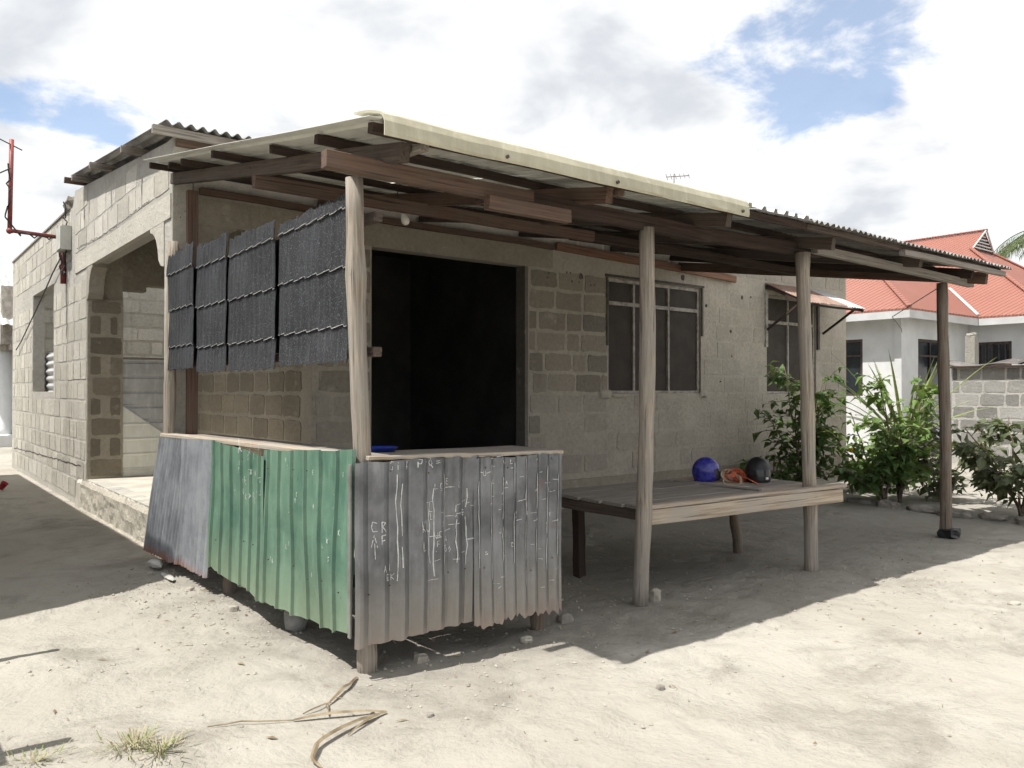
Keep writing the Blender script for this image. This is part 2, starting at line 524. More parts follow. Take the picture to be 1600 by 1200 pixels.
def beam(name, p0, p1, w, h, mat, parent, up=(0, 0, 1), bev=0.004, seg=4, wob=0.003):
    """sawn timber: chamfered section, a little crooked"""
    p0, p1 = Vector(p0), Vector(p1)
    L = (p1 - p0).length
    r = random.Random(hash((round(p0.x * 97), round(p0.y * 89), round(p1.z * 83))) & 0xffff)
    a, b, c = w / 2, h / 2, bev
    sec = [(-a + c, -b), (a - c, -b), (a, -b + c), (a, b - c), (a - c, b), (-a + c, b), (-a, b - c), (-a, -b + c)]
    V, F = [], []
    for i in range(seg + 1):
        oy, oz = (r.uniform(-wob, wob), r.uniform(-wob, wob))
        for (y, z) in sec:
            V.append((L * i / seg + (r.uniform(-.004, .004) if i in (0, seg) else 0), y + oy, z + oz))
    n = 8
    for i in range(seg):
        for k in range(n):
            F.append((i * n + k, i * n + (k + 1) % n, (i + 1) * n + (k + 1) % n, (i + 1) * n + k))
    F.append(tuple(range(n - 1, -1, -1)))
    F.append(tuple(range(seg * n, seg * n + n)))
    return put(name, (V, F), mat, parent, p0, p1 - p0, up)


def tube(pts, rad, seg=8, caps=True):
    V, F = [], []
    pts = [Vector(p) for p in pts]
    m = len(pts)
    prev = None
    for i, p in enumerate(pts):
        d = (pts[min(i + 1, m - 1)] - pts[max(i - 1, 0)])
        if d.length < 1e-9:
            d = Vector((0, 0, 1))
        d.normalize()
        if prev is None:
            _, s, u = frame_of(d)
        else:
            s = prev - d * prev.dot(d)
            if s.length < 1e-6:
                _, s, u = frame_of(d)
            s.normalize()
            u = d.cross(s)
        prev = s
        r = rad[i] if isinstance(rad, (list, tuple)) else rad
        for k in range(seg):
            t = 2 * math.pi * k / seg
            V.append(tuple(p + s * (r * math.cos(t)) + u * (r * math.sin(t))))
    for i in range(m - 1):
        for k in range(seg):
            F.append((i * seg + k, i * seg + (k + 1) % seg, (i + 1) * seg + (k + 1) % seg, (i + 1) * seg + k))
    if caps:
        F.append(tuple(range(seg - 1, -1, -1)))
        F.append(tuple(range((m - 1) * seg, m * seg)))
    return V, F


def pole(name, p0, p1, r0, r1, mat, parent, seed=0, bend=0.012):
    """debarked round post, crooked and knobbly"""
    p0, p1 = Vector(p0), Vector(p1)
    L = (p1 - p0).length
    r = random.Random(seed)
    n, sg = 16, 14
    V, F = [], []
    ph = r.uniform(0, 6)
    for i in range(n + 1):
        t = i / n
        cy = bend * math.sin(t * 5.1 + ph) + r.uniform(-.0015, .0015)
        cz = bend * math.cos(t * 3.7 + ph) + r.uniform(-.0015, .0015)
        rad = r0 + (r1 - r0) * t + r.uniform(-.003, .003) + (.006 if r.random() < .12 else 0)
        for k in range(sg):
            a = 2 * math.pi * k / sg
            q = rad * (1 + 0.13 * mnoise.noise((t * 7 + seed, math.cos(a), math.sin(a))))
            V.append((L * t, cy + q * math.cos(a), cz + q * math.sin(a)))
    for i in range(n):
        for k in range(sg):
            F.append((i * sg + k, i * sg + (k + 1) % sg, (i + 1) * sg + (k + 1) % sg, (i + 1) * sg + k))
    F.append(tuple(range(sg - 1, -1, -1)))
    F.append(tuple(range(n * sg, (n + 1) * sg)))
    return put(name, (V, F), mat, parent, p0, p1 - p0, smooth=True)


def corr(O, U, V, w, l, pitch=0.076, amp=0.009, kind='sine', nv=3, per=6, wobble=0.0, edge0=0.0, edge1=0.0, seed=1, th=0.0012, phase=0.0, rw=0.014):
    """corrugated sheet: O corner, U across the ribs, V along them. Returns verts, faces"""
    O, U, V = Vector(O), Vector(U).normalized(), Vector(V).normalized()
    Nn = U.cross(V).normalized()
    r = random.Random(seed)
    us = []
    if kind == 'sine':
        k = max(4, int(round(w / pitch * per)))
        us = [(w * i / k, amp * math.sin(2 * math.pi * (w * i / k) / pitch + phase)) for i in range(k + 1)]
    else:       # box ribs on a flat sheet
        x = 0.0
        us.append((0.0, 0.0))
        c = pitch / 2
        while c < w:
            for dx, hh in ((-2 * rw, 0.0), (-rw, amp), (rw, amp), (2 * rw, 0.0)):
                if 0 < c + dx < w:
                    us.append((c + dx, hh))
            if c + pitch / 2 < w:
                us.append((c + pitch / 2, 0.0))
            c += pitch
        us.append((w, 0.0))
    nu = len(us)
    vs, fs = [], []
    e0 = [0.0] * nu
    e1 = [0.0] * nu
    j0 = j1 = 0.0
    for i in range(nu):
        j0 = 0.6 * j0 + r.uniform(-1, 1) * edge0
        j1 = 0.6 * j1 + r.uniform(-1, 1) * edge1
        e0[i], e1[i] = j0, j1
    for side in (0, 1):
        for j in range(nv + 1):
            t = j / nv
            for i, (x, h) in enumerate(us):
                y = l * t + e0[i] * (1 - t) ** 3 + e1[i] * t ** 3
                wv = wobble * mnoise.noise((x * 1.7 + seed * 3.1, y * 1.7, seed))
                p = O + U * x + V * y + Nn * (h + wv + (th if side else -th))
                vs.append(tuple(p))
    st = nu * (nv + 1)
    for j in range(nv):
        for i in range(nu - 1):
            a = j * nu + i
            fs.append((st + a, st + a + 1, st + a + nu + 1, st + a + nu))
            fs.append((a, a + nu, a + nu + 1, a + 1))
    rim = [i for i in range(nu)] + [j * nu + nu - 1 for j in range(1, nv + 1)] + [nv * nu + i for i in range(nu - 2, -1, -1)] + [j * nu for j in range(nv - 1, 0, -1)]
    for a, b in zip(rim, rim[1:] + rim[:1]):
        fs.append((a, b, st + b, st + a))
    return vs, fs


# ------------------------------------------------------------------ wall helpers
def wpt(plane, c, u, dep, z):
    return (u, c + dep, z) if plane == 'front' else (c + dep, u, z)


def slab(plane, c, u0, u1, z0, ztop, holes, th, seed=0):
    """wall with openings. 'front': faces -Y at y=c; 'side': faces -X at x=c. ztop may be a function of u"""
    zt = ztop if callable(ztop) else (lambda u: ztop)
    us = {u0, u1}
    zs = {z0}
    zmax = max(zt(u0), zt(u1))
    for h in holes:
        us |= {h[0], h[1]}
        zs |= {h[2], h[3]}
    us = sorted(u for u in us if u0 <= u <= u1)
    zs = sorted(z for z in zs if z0 <= z < zmax) + [None]
    def inside(i, j):
        if not (0 <= i < len(us) - 1 and 0 <= j < len(zs) - 1):
            return False
        um = (us[i] + us[i + 1]) / 2
        zb = zs[j + 1] if zs[j + 1] is not None else zt(um)
        zm = (zs[j] + zb) / 2
        return not any(h[0] < um < h[1] and h[2] < zm < h[3] for h in holes)
    V, F = [], []
    def zz(j, u):
        return zs[j] if zs[j] is not None else zt(u)
    def quad(ps):
        k = len(V)
        V.extend(ps)
        F.append((k, k + 1, k + 2, k + 3))
    for i in range(len(us) - 1):
        for j in range(len(zs) - 1):
            if not inside(i, j):
                continue
            a, b = us[i], us[i + 1]
            A0, A1, B0, B1 = zz(j, a), zz(j + 1, a), zz(j, b), zz(j + 1, b)
            P = lambda u, d, z: wpt(plane, c, u, d, z)
            quad([P(a, 0, A0), P(b, 0, B0), P(b, 0, B1), P(a, 0, A1)])
            quad([P(b, th, B0), P(a, th, A0), P(a, th, A1), P(b, th, B1)])
            if not inside(i - 1, j): quad([P(a, th, A0), P(a, 0, A0), P(a, 0, A1), P(a, th, A1)])
            if not inside(i + 1, j): quad([P(b, 0, B0), P(b, th, B0), P(b, th, B1), P(b, 0, B1)])
            if not inside(i, j - 1): quad([P(a, 0, A0), P(a, th, A0), P(b, th, B0), P(b, 0, B0)])
            if not inside(i, j + 1): quad([P(a, 0, A1), P(b, 0, B1), P(b, th, B1), P(a, th, A1)])
    return V, F


def block_variants(n=14, lo=0.06, hi=0.16, jit=1.0, proud=0.005, sd=11):
    out = []
    r = random.Random(sd)
    for q in range(n):
        pts = []
        cr = r.uniform(lo, hi)
        base = [(-.5 + cr, -.5), (-.15, -.5), (.18, -.5), (.5 - cr, -.5), (.5 - cr * .3, -.5 + cr * .6), (.5, -.5 + cr * 1.6), (.5, .2), (.5, .5 - cr * 1.5),
                (.5 - cr * .4, .5 - cr * .5), (.5 - cr, .5), (.1, .5), (-.2, .5), (-.5 + cr, .5), (-.5 + cr * .3, .5 - cr * .6), (-.5, .15), (-.5, -.5 + cr * 1.4)]
        n_ = len(base)
        V = []
        for (x, z) in base:
            jx, jz = jit * r.uniform(-.03, .03), jit * r.uniform(-.055, .055)
            V.append((x + jx, 0.03, z + jz))
        for i in range(n_):
            x, _, z = V[i]
            V.append((x * (1 - 4 * proud), -proud, z * (1 - 7 * proud)))
        F = [tuple(range(n_, 2 * n_))]
        F += [(i, (i + 1) % n_, n_ + (i + 1) % n_, n_ + i) for i in range(n_)]
        me = bpy.data.meshes.new('block')
        me.from_pydata(V, [], F)
        me.materials.append(MAS)
        me.update()
        out.append(me)
    return out


BLOCKS = block_variants(18, .035, .11, .9, .0040)
SHARP = block_variants(14, .015, .05, .45, .0020, 12)
NBLOCK = [0]


def lay_blocks(plane, c, u0, u1, z0, z1, holes, parent, tone, course=0.253, bw=0.46, joint=0.032, seed=3, skip=None, meshes=None, grad=None):
    """running-bond blocks, each one an object; the mesh is shared, the size set by scale"""
    r = random.Random(seed)
    row = 0
    z = z0
    while z + course * 0.6 < z1:
        zb, ztop = z + joint / 2, min(z + course, z1) - joint / 2
        u = u0 - (bw / 2 if row % 2 else 0) + r.uniform(-.05, .05)
        while u < u1:
            w = bw * r.uniform(.92, 1.06)
            if r.random() < .12:
                w *= .55
            jj = joint * r.uniform(.6, 1.7)
            a, b = max(u, u0) + jj / 2, min(u + w, u1) - jj / 2
            u += w
            segs = [(a, b)]
            for h in holes:
                if h[2] < ztop - .02 and h[3] > zb + .02:
                    ns = []
                    for (p, q) in segs:
                        if h[1] <= p or h[0] >= q:
                            ns.append((p, q))
                        else:
                            if h[0] - .02 > p: ns.append((p, h[0] - .02))
                            if h[1] + .02 < q: ns.append((h[1] + .02, q))
                    segs = ns
            for (p, q) in segs:
                if q - p < .07 or (skip and skip((p + q) / 2, (zb + ztop) / 2)):
                    continue
                o = bpy.data.objects.new('block', r.choice(SHARP if (meshes is SHARP or (grad and (p + q) / 2 > grad)) else BLOCKS))
                uc, zc_ = (p + q) / 2, (zb + ztop) / 2
                link(o, parent, wpt(plane, c, uc, -0.002 + r.uniform(-.002, .0025), zc_))
                o.scale = (q - p, 1.0, (ztop - zb) * r.uniform(.96, 1.02))
                o.rotation_euler = (0, r.uniform(-.008, .008), 0 if plane == 'front' else R(-90))
                t = tone(uc, zc_, r)
                o.color = (*t, 1)
                NBLOCK[0] += 1
        z += course
        row += 1


# ================================================================== GROUND
def ground_height(x, y):
    h = 0.030 * mnoise.noise((x * .55, y * .55, 1.3)) + 0.012 * mnoise.noise((x * 2.1, y * 2.1, 4.7))
    h += 0.006 * mnoise.noise((x * 6.5, y * 6.5, 2.2))
    rough = max(0.0, mnoise.noise((x * .8 + 5, y * .8, 9.1)))
    h += rough * 0.014 * mnoise.noise((x * 15, y * 15, 3.3))
    h += footprints(x, y)
    far = max(0.0, math.hypot(x - 4, y - 4) - 10) / 30
    return h * max(0.0, 1 - far)


_fr = random.Random(99)
DENTS = {}
for _k in range(420):
    _x, _y, _a = _fr.uniform(.2, 9.5), _fr.uniform(1.2, 7.0), _fr.uniform(0, 6.3)
    for _i in range(int(_x / .5) - 1, int(_x / .5) + 2):
        for _j in range(int(_y / .5) - 1, int(_y / .5) + 2):
            DENTS.setdefault((_i, _j), []).append((_x, _y, math.cos(_a), math.sin(_a), _fr.uniform(.004, .013), _fr.uniform(.8, 1.3)))


def footprints(x, y):
    h = 0.0
    for (cx_, cy_, c, s, dp, sc_) in DENTS.get((int(x / .5), int(y / .5)), ()):
        u, v = ((x - cx_) * c + (y - cy_) * s) / (.15 * sc_), (-(x - cx_) * s + (y - cy_) * c) / (.065 * sc_)
        q = u * u + v * v
        if q < 3:
            h += dp * (-math.exp(-q * 1.8) + .55 * math.exp(-(q - 1.5) ** 2 * 3))
    return h


def make_ground():
    def axis(a, b, step, lo, hi):
        out = [a + step * i for i in range(int(round((b - a) / step)) + 1)]
        s, p = step, a
        left = []
        while p > lo:
            s *= 1.45
            p -= s
            left.append(p)
        s, p = step, b
        right = []
        while p < hi:
            s *= 1.45
            p += s
            right.append(p)
        return left[::-1] + out + right
    xs = axis(-0.5, 10.0, 0.035, -500, 600)
    ys = axis(1.0, 8.0, 0.035, -400, 700)
    V = [(x, y, ground_height(x, y)) for y in ys for x in xs]
    n = len(xs)
    F = [(j * n + i, j * n + i + 1, (j + 1) * n + i + 1, (j + 1) * n + i) for j in range(len(ys) - 1) for i in range(n - 1)]
    me = bpy.data.meshes.new('ground')
    me.from_pydata(V, [], F)
    me.materials.append(GROUND)
    for p in me.polygons:
        p.use_smooth = True
    me.update()
    o = bpy.data.objects.new('ground', me)
    link(o, None, (0, 0, 0))
    tag(o, kind='structure')


make_ground()

# ================================================================== THE HOUSE
YF, XS = 7.35, 2.02          # front wall plane, side wall plane
XE = 13.29                   # right-hand end of the front wall
YB = 17.9                    # far end of the side wall
FLOOR = 0.37
house = thing('block_house', (XS, YF, 0), 'long unfinished grey concrete block house with corner porch and dark open doorway', 'house')

MORTAR_C = (0.475, 0.455, 0.41)
side_top = lambda y: 3.67 + 0.094 * (y - YF) if y < 11.86 else 3.90


def tone_side(u, z, r):
    k = r.uniform(.90, 1.05)
    if r.random() < .15: k *= .88
    w = r.uniform(0, 1)
    return tuple(k * ((1 - w) * a + w * b) for a, b in zip((0.47, 0.445, 0.385), (0.575, 0.55, 0.49)))


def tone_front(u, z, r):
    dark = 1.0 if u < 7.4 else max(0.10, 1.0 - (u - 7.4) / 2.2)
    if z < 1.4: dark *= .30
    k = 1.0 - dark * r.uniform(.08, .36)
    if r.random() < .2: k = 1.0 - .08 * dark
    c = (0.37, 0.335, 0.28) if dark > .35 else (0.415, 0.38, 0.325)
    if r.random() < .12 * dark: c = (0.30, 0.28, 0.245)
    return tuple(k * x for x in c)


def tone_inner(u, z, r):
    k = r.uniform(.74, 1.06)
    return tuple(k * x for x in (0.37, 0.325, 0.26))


# side wall ---------------------------------------------------------------
ARCH_S = (7.58, 10.98, FLOOR, 3.0)
WIN_S = (13.36, 15.35, 1.45, 3.04)
sideA = obj('side_wall', slab('side', XS, YF, YB, -0.15, side_top, [ARCH_S, WIN_S, (11.78, 11.94, 3.9, 4.6)], 0.17), MOR, house, color=MORTAR_C)
lay_blocks('side', XS, YF + .04, YB - .02, 0.08, 2.99, [ARCH_S, WIN_S, (7.3, 7.62, 0, 3)], sideA, tone_side, seed=5, meshes=SHARP, joint=.026)
lay_blocks('side', XS, YF + .06, 11.74, 3.24, 4.02, [], sideA, tone_side, seed=6, skip=lambda u, z: z + .13 > side_top(u) - .02, meshes=SHARP, joint=.026)
lay_blocks('side', XS, 11.98, YB - .02, 3.2, 3.88, [], sideA, tone_side, seed=8, meshes=SHARP, joint=.026)
# lintel / ring beam, proud of the blocks, and the cast brackets of the scalloped arch
obj('ring_beam', box(XS - .012, XS + .05, YF + .02, 11.7, 2.986, 3.2), MOR, house, color=(0.56, 0.535, 0.47))
br = [(0, 0.0), (0.46, 0.0), (0.46, -0.05), (0.40, -0.06), (0.33, -0.09), (0.25, -0.15), (0.20, -0.24), (0.17, -0.34), (0.10, -0.40), (0, -0.42)]
obj('arch_bracket', prism([(7.58 + a, 3.0 + b) for a, b in br], 'x', XS - .010, XS + .16), MOR, house, color=(0.55, 0.52, 0.46))
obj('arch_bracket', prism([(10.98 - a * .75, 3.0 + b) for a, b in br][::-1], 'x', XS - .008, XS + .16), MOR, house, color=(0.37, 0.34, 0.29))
# corner pillar of the porch
obj('corner_pillar', box(XS + .004, XS + .17, YF - .008, 7.60, -.1, 3.69), MOR, house, color=(0.50, 0.47, 0.41))
# rough lump of concrete left on the wall top
def lump_mesh(c, s, seed, n=7, sq=.6):
    V, F = [], []
    for i in range(n + 1):
        th = math.pi * i / n
        for k in range(10):
            ph = 2 * math.pi * k / 10
            d = Vector((math.sin(th) * math.cos(ph), math.sin(th) * math.sin(ph), math.cos(th)))
            q = 1 + .32 * mnoise.noise(d * 1.4 + Vector((seed, seed * .7, 0)))
            q *= 1 / max(.6, max(abs(d.x), abs(d.y), abs(d.z)) ** sq)
            V.append((c[0] + d.x * s[0] * q, c[1] + d.y * s[1] * q, c[2] + d.z * s[2] * q))
    for i in range(n):
        for k in range(10):
            F.append((i * 10 + k, i * 10 + (k + 1) % 10, (i + 1) * 10 + (k + 1) % 10, (i + 1) * 10 + k))
    return V, F


obj('concrete_lump', lump_mesh((XS + .06, 12.25, 3.98), (.10, .26, .10), 3), MOR, house, color=(0.22, 0.20, 0.17))
obj('wall_coping', box(XS - .02, XS + .19, 12.5, YB, 3.905, 3.93), MOR, house, color=(0.30, 0.28, 0.24))

# front wall ---------------------------------------------------------------
ARCH_F = (2.19, 3.33, FLOOR, 2.98)
DOORWAY = (3.98, 6.07, FLOOR, 2.95)
WIN1 = (7.41, 9.30, 1.43, 2.94)
WIN2 = (10.92, 12.33, 1.42, 2.98)
front = obj('front_wall', slab('front', YF, 2.20, XE, -0.15, 3.70, [ARCH_F, DOORWAY, WIN1, WIN2], 0.17), MOR, house, color=(0.45, 0.41, 0.35))
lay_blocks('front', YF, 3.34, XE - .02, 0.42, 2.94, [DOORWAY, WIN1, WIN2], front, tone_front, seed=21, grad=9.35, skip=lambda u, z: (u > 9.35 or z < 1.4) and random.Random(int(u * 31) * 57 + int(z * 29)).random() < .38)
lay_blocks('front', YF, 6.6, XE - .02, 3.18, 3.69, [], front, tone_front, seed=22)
obj('plinth', box(3.32, XE + .02, YF - .035, YF + .1, -.15, .36), MOR, house, color=(0.33, 0.295, 0.24))
bl = [(0, 0), (.40, 0), (.40, -.04), (.33, -.05), (.31, -.18), (.2, -.19), (.12, -.22), (.06, -.30), (0, -.31)]
obj('arch_bracket', prism([(2.19 + a, 2.98 + b) for a, b in bl], 'y', YF - .006, YF + .15), MOR, house, color=(0.33, 0.30, 0.25))
obj('arch_bracket', prism([(3.33 - a, 2.98 + b) for a, b in bl][::-1], 'y', YF - .006, YF + .15), MOR, house, color=(0.33, 0.30, 0.25))
obj('door_lintel', box(2.22, 6.45, YF - .014, YF + .05, 2.955, 3.19), MOR, house, color=(0.36, 0.32, 0.26))
# door jamb lining (darker, turned plaster)
obj('door_jamb', box(6.02, 6.066, YF - .004, YF + .165, FLOOR, 2.94), MOR, house, color=(0.20, 0.185, 0.165))
# right end wall of the house
obj('end_wall', slab('side', XE - .17, YF + .17, YB, -.15, 3.7, [], .17), MOR, house, color=(0.36, 0.34, 0.30))

# porch recess ---------------------------------------------------------------
XI = 3.33
inner = obj('porch_inner_wall', slab('side', XI, YF + .172, 11.45, -.1, 3.70, [], .15), MOR, house, color=(0.47, 0.43, 0.36))
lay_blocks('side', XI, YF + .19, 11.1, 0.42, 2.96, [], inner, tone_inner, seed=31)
YP = 11.0
pier = obj('porch_pier', box(XS + .172, 2.43, YP, YP + .30, -.1, 3.7), MOR, house, color=(0.40, 0.36, 0.295))
jamb = obj('porch_jamb', box(XS + .006, 2.428, YP - .040, YP - .002, FLOOR - .1, 2.60), MOR, house, color=(0.42, 0.38, 0.31))
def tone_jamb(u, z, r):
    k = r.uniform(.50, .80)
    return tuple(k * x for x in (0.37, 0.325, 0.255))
for k_ in range(9):
    z_ = .38 + .253 * k_
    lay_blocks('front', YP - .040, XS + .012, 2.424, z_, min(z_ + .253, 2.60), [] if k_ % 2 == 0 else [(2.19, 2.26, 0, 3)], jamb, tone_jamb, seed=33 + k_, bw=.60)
obj('back_lintel', box(2.432, XI - .002, YP + .03, YP + .22, 2.82, 3.7), MOR, house, color=(0.33, 0.30, 0.25))
obj('back_lintel', box(2.432, 2.72, YP + .045, YP + .205, 2.74, 2.822), MOR, house, color=(0.33, 0.30, 0.25))
obj('porch_ceiling', box(XS + .175, XI - .003, YF + .175, YP + .25, 3.60, 3.66), BROWN, house)

# porch floor slab with broken sunlit edge
def floor_slab():
    x0, x1, y0, y1 = XS - .03, XI + .02, YF - .02, YP + .4
    V, F = [], []
    r = random.Random(4)
    n = 60
    top, mid, bot = [], [], []
    for i in range(n + 1):
        y = y0 + (y1 - y0) * i / n
        j = r.uniform(-.018, .018)
        top.append((x0 + .03 + abs(j) * 1.4, y, FLOOR + r.uniform(-.006, .004)))
        mid.append((x0 + j * .8, y, FLOOR - .05 + r.uniform(-.02, .02)))
        bot.append((x0 - .02 + j, y, -.05))
    back = [(x1, y0 + (y1 - y0) * i / n, FLOOR) for i in range(n + 1)]
    rows = [bot, mid, top, back]
    for rr in rows: V += rr
    m = n + 1
    for k in range(3):
        for i in range(n):
            F.append((k * m + i, k * m + i + 1, (k + 1) * m + i + 1, (k + 1) * m + i))
    F.append((0, m, 2 * m, 3 * m))
    return V, F
obj('porch_floor', floor_slab(), PLASTER, house)
def eroded_face():
    V, F = [], []
    ny, nz = 110, 9
    y0, y1 = YF - .03, YP + .05
    for i in range(ny + 1):
        y = y0 + (y1 - y0) * i / ny
        for k in range(nz + 1):
            z = -.06 + (FLOOR + .052) * k / nz
            e = .018 * mnoise.noise((y * 5, z * 9, 1)) + .012 * mnoise.noise((y * 21, z * 7, 5)) + .008 * mnoise.noise((y * 40, z * 30, 9))
            V.append((XS - .055 + e + (.03 if k == nz else 0) + (-.03 if k < 2 else 0), y, z + (.012 * mnoise.noise((y * 14, 0, 3)) if k == nz else 0)))
    m = nz + 1
    for i in range(ny):
        for k in range(nz):
            F.append((i * m + k, i * m + k + 1, (i + 1) * m + k + 1, (i + 1) * m + k))
    return V, F
obj('porch_edge', eroded_face(), MOR, house, color=(0.47, 0.435, 0.365))
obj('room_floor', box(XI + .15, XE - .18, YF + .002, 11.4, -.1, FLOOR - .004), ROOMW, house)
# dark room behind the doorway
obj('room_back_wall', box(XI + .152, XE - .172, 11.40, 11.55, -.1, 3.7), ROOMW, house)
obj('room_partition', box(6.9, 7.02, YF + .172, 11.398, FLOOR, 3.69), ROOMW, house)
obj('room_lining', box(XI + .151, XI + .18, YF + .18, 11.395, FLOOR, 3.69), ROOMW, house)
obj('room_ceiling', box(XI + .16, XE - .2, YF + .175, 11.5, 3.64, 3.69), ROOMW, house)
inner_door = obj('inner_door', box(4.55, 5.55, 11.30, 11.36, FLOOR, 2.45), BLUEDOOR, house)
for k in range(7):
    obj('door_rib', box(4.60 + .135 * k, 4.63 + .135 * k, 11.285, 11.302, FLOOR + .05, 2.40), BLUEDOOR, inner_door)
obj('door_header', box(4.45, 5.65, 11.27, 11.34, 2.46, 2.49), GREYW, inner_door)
# the roofless room behind: its far wall catches the sky
back = obj('yard_wall', slab('front', 15.9, XS + .18, XE - .2, -.1, 3.6, [], .16), MOR, house, color=(0.44, 0.41, 0.35))
lay_blocks('front', 15.9, XS + .2, 5.2, .1, 3.55, [], back, tone_side, seed=41)
obj('yard_partition', slab('side', 5.2, 11.56, 15.89, -.1, 3.6, [], .16), MOR, house, color=(0.40, 0.37, 0.31))

# windows ---------------------------------------------------------------
def window(h, cols, zbar, name='window'):
    a, b, z0, z1 = h
    w = obj(name, join(box(a + .005, a + .045, YF + .03, YF + .08, z0 + .003, z1 - .004), box(b - .045, b - .005, YF + .03, YF + .08, z0 + .003, z1 - .004),
                       box(a + .045, b - .045, YF + .03, YF + .08, z1 - .05, z1 - .004), box(a + .045, b - .045, YF + .03, YF + .08, z0 + .003, z0 + .035)), PAINTW, house)
    for c in cols:
        obj('mullion', box(c - .018, c + .018, YF + .025, YF + .07, z0 + .036, z1 - .052), PAINTW, w)
    ed = [a + .046] + [e for c in cols for e in (c - .019, c + .019)] + [b - .046]
    for i in range(0, len(ed), 2):
        obj('transom', box(ed[i], ed[i + 1], YF + .022, YF + .068, zbar - .024, zbar + .024), PAINTW, w)
        obj('pane', box(ed[i], ed[i + 1], YF + .052, YF + .058, z0 + .036, zbar - .025), SCREEN, w)
        obj('pane', box(ed[i], ed[i + 1], YF + .050, YF + .056, zbar + .025, z1 - .052), SCREEN, w)
    return w


w1 = window(WIN1, (7.93, 8.63), 2.61)
obj('head_trim', box(7.36, 9.36, YF - .02, YF + .028, 2.945, 2.975), DARKFRAME, w1)
obj('side_trim', box(9.302, 9.34, YF - .014, YF + .028, 2.25, 2.94), DARKFRAME, w1)
obj('side_trim', box(7.37, 7.408, YF - .014, YF + .028, 2.05, 2.94), DARKFRAME, w1)
for (lx, lz, ls_, sd_) in ((7.36, 1.42, (.10, .03, .06), 2), (9.36, 1.42, (.09, .03, .05), 5), (7.62, 1.40, (.14, .02, .025), 8)):
    obj('sill_plaster', lump_mesh((lx, YF - .01, lz), ls_, sd_), MOR, w1, color=(0.46, 0.42, 0.36))
w2 = window(WIN2, (11.55,), 2.55)
obj('side_trim', box(10.86, 10.915, YF - .03, YF + .028, 2.15, 3.0), PAINTW, w2)
obj('side_trim', box(12.34, 12.40, YF - .03, YF + .028, 2.15, 3.0), DARKFRAME, w2)

# small sheet-metal awning over the right-hand window
aw = obj('window_awning', join(box(10.88, 12.52, YF - .05, YF - .003, 3.05, 3.11)), DARKFRAME, house)
ax0, ax1, ay1 = 10.86, 12.56, YF - .78
for i, (a, b, mm) in enumerate(((10.86, 11.45, RUSTY), (11.44, 12.02, RUSTY), (12.01, 12.58, BRIGHT))):
    obj('awning_sheet', corr((a, YF - .01, 3.15 + .004 * (i % 2)), (1, 0, 0), (0, -.74, -.36), b - a, .82, .076, .009, edge1=.006, seed=60 + i), mm, aw)
for x in (10.89, 12.48):
    beam('awning_strut', (x, YF - .035, 2.42), (x, YF - .60, 2.79), .03, .035, DARK, aw)
    beam('awning_rafter', (x, YF - .02, 3.105), (x, YF - .74, 2.755), .03, .045, DARK, aw)
beam('awning_rail', (10.87, YF - .69, 2.765), (12.56, YF - .69, 2.765), .035, .03, DARK, aw)

# holes and plaster patches in the wall, as lumps of dark mortar
r_ = random.Random(17)
for (x, z, s) in ((6.93, 2.90, .05), (9.42, 2.70, .03), (10.28, 2.88, .035), (10.5, 2.9, .025), (8.9, 3.06, .05), (10.0, 2.35, .03), (10.02, 1.98, .02), (9.75, 1.6, .025)):
    obj('wall_patch', lump_mesh((x, YF - .001, z), (s * .8, .012, s * r_.uniform(.5, 1.0)), x, sq=0), MOR, front, color=(0.10, 0.09, 0.08))
for i in range(9):
    x, z = r_.uniform(6.35, 7.2), r_.uniform(2.78, 2.93)
    obj('wall_patch', lump_mesh((x, YF - .001, z), (r_.uniform(.008, .022), .010, r_.uniform(.008, .015)), x * 3, sq=0), MOR, front, color=(0.13, 0.115, 0.10))

# main roof of the house ---------------------------------------------------
main_roof = obj('main_roof', box(2.03, XE + .1, YF - .10, YF - .05, 3.60, 3.66), RED, house)
zr = lambda y: 3.695 + .100 * (y - 7.1)
for i in range(14):
    x = 1.865 + .82 * i
    obj('roof_sheet', corr((x, 7.05, zr(7.05) + .03 + .004 * (i % 2)), (1, 0, 0), (0, 1, .100), .86, 4.2, .10, .019, nv=2, seed=80 + i, edge0=.004), OLDROOF, main_roof)
for i, y in enumerate((7.14, 8.4, 9.7, 10.9, 11.2)):
    beam('purlin', (1.80 + .03 * (i % 2), y, zr(y) - .028), (XE + .1, y, zr(y) - .028), .05, .07, GREYW if i < 4 else RED, main_roof)
for x in (2.45, 3.4, 4.4):
    beam('rafter_tail', (x, 7.0, 3.60), (x, 7.34, 3.635), .05, .09, RED, main_roof)

# ================================================================== LEAN-TO
LT = thing('lean_to_porch', (5.2, 3.65, 0), 'open lean-to of crooked round posts, dark timbers and metal sheets along the house front', 'lean-to')
zs = lambda y: 2.735 + .176 * (y - 3.4)
RX0 = 1.75
POSTS = [((2.005, 3.755, -.1), (1.915, 3.71, 2.55), .052, .045, POLE, 1), ((4.125, 3.75, -.05), (4.07, 3.67, 2.56), .056, .050, POLE, 2),
         ((5.92, 3.585, -.1), (5.90, 3.63, 2.585), .055, .052, POLE, 3), ((8.46, 3.63, -.1), (8.42, 3.63, 2.55), .055, .052, POLE_D, 4)]
for i, (a, b, r0, r1, m, s) in enumerate(POSTS):
    p = pole('post', a, b, r0, r1, m, LT, s, bend=.024 if i == 1 else .016)
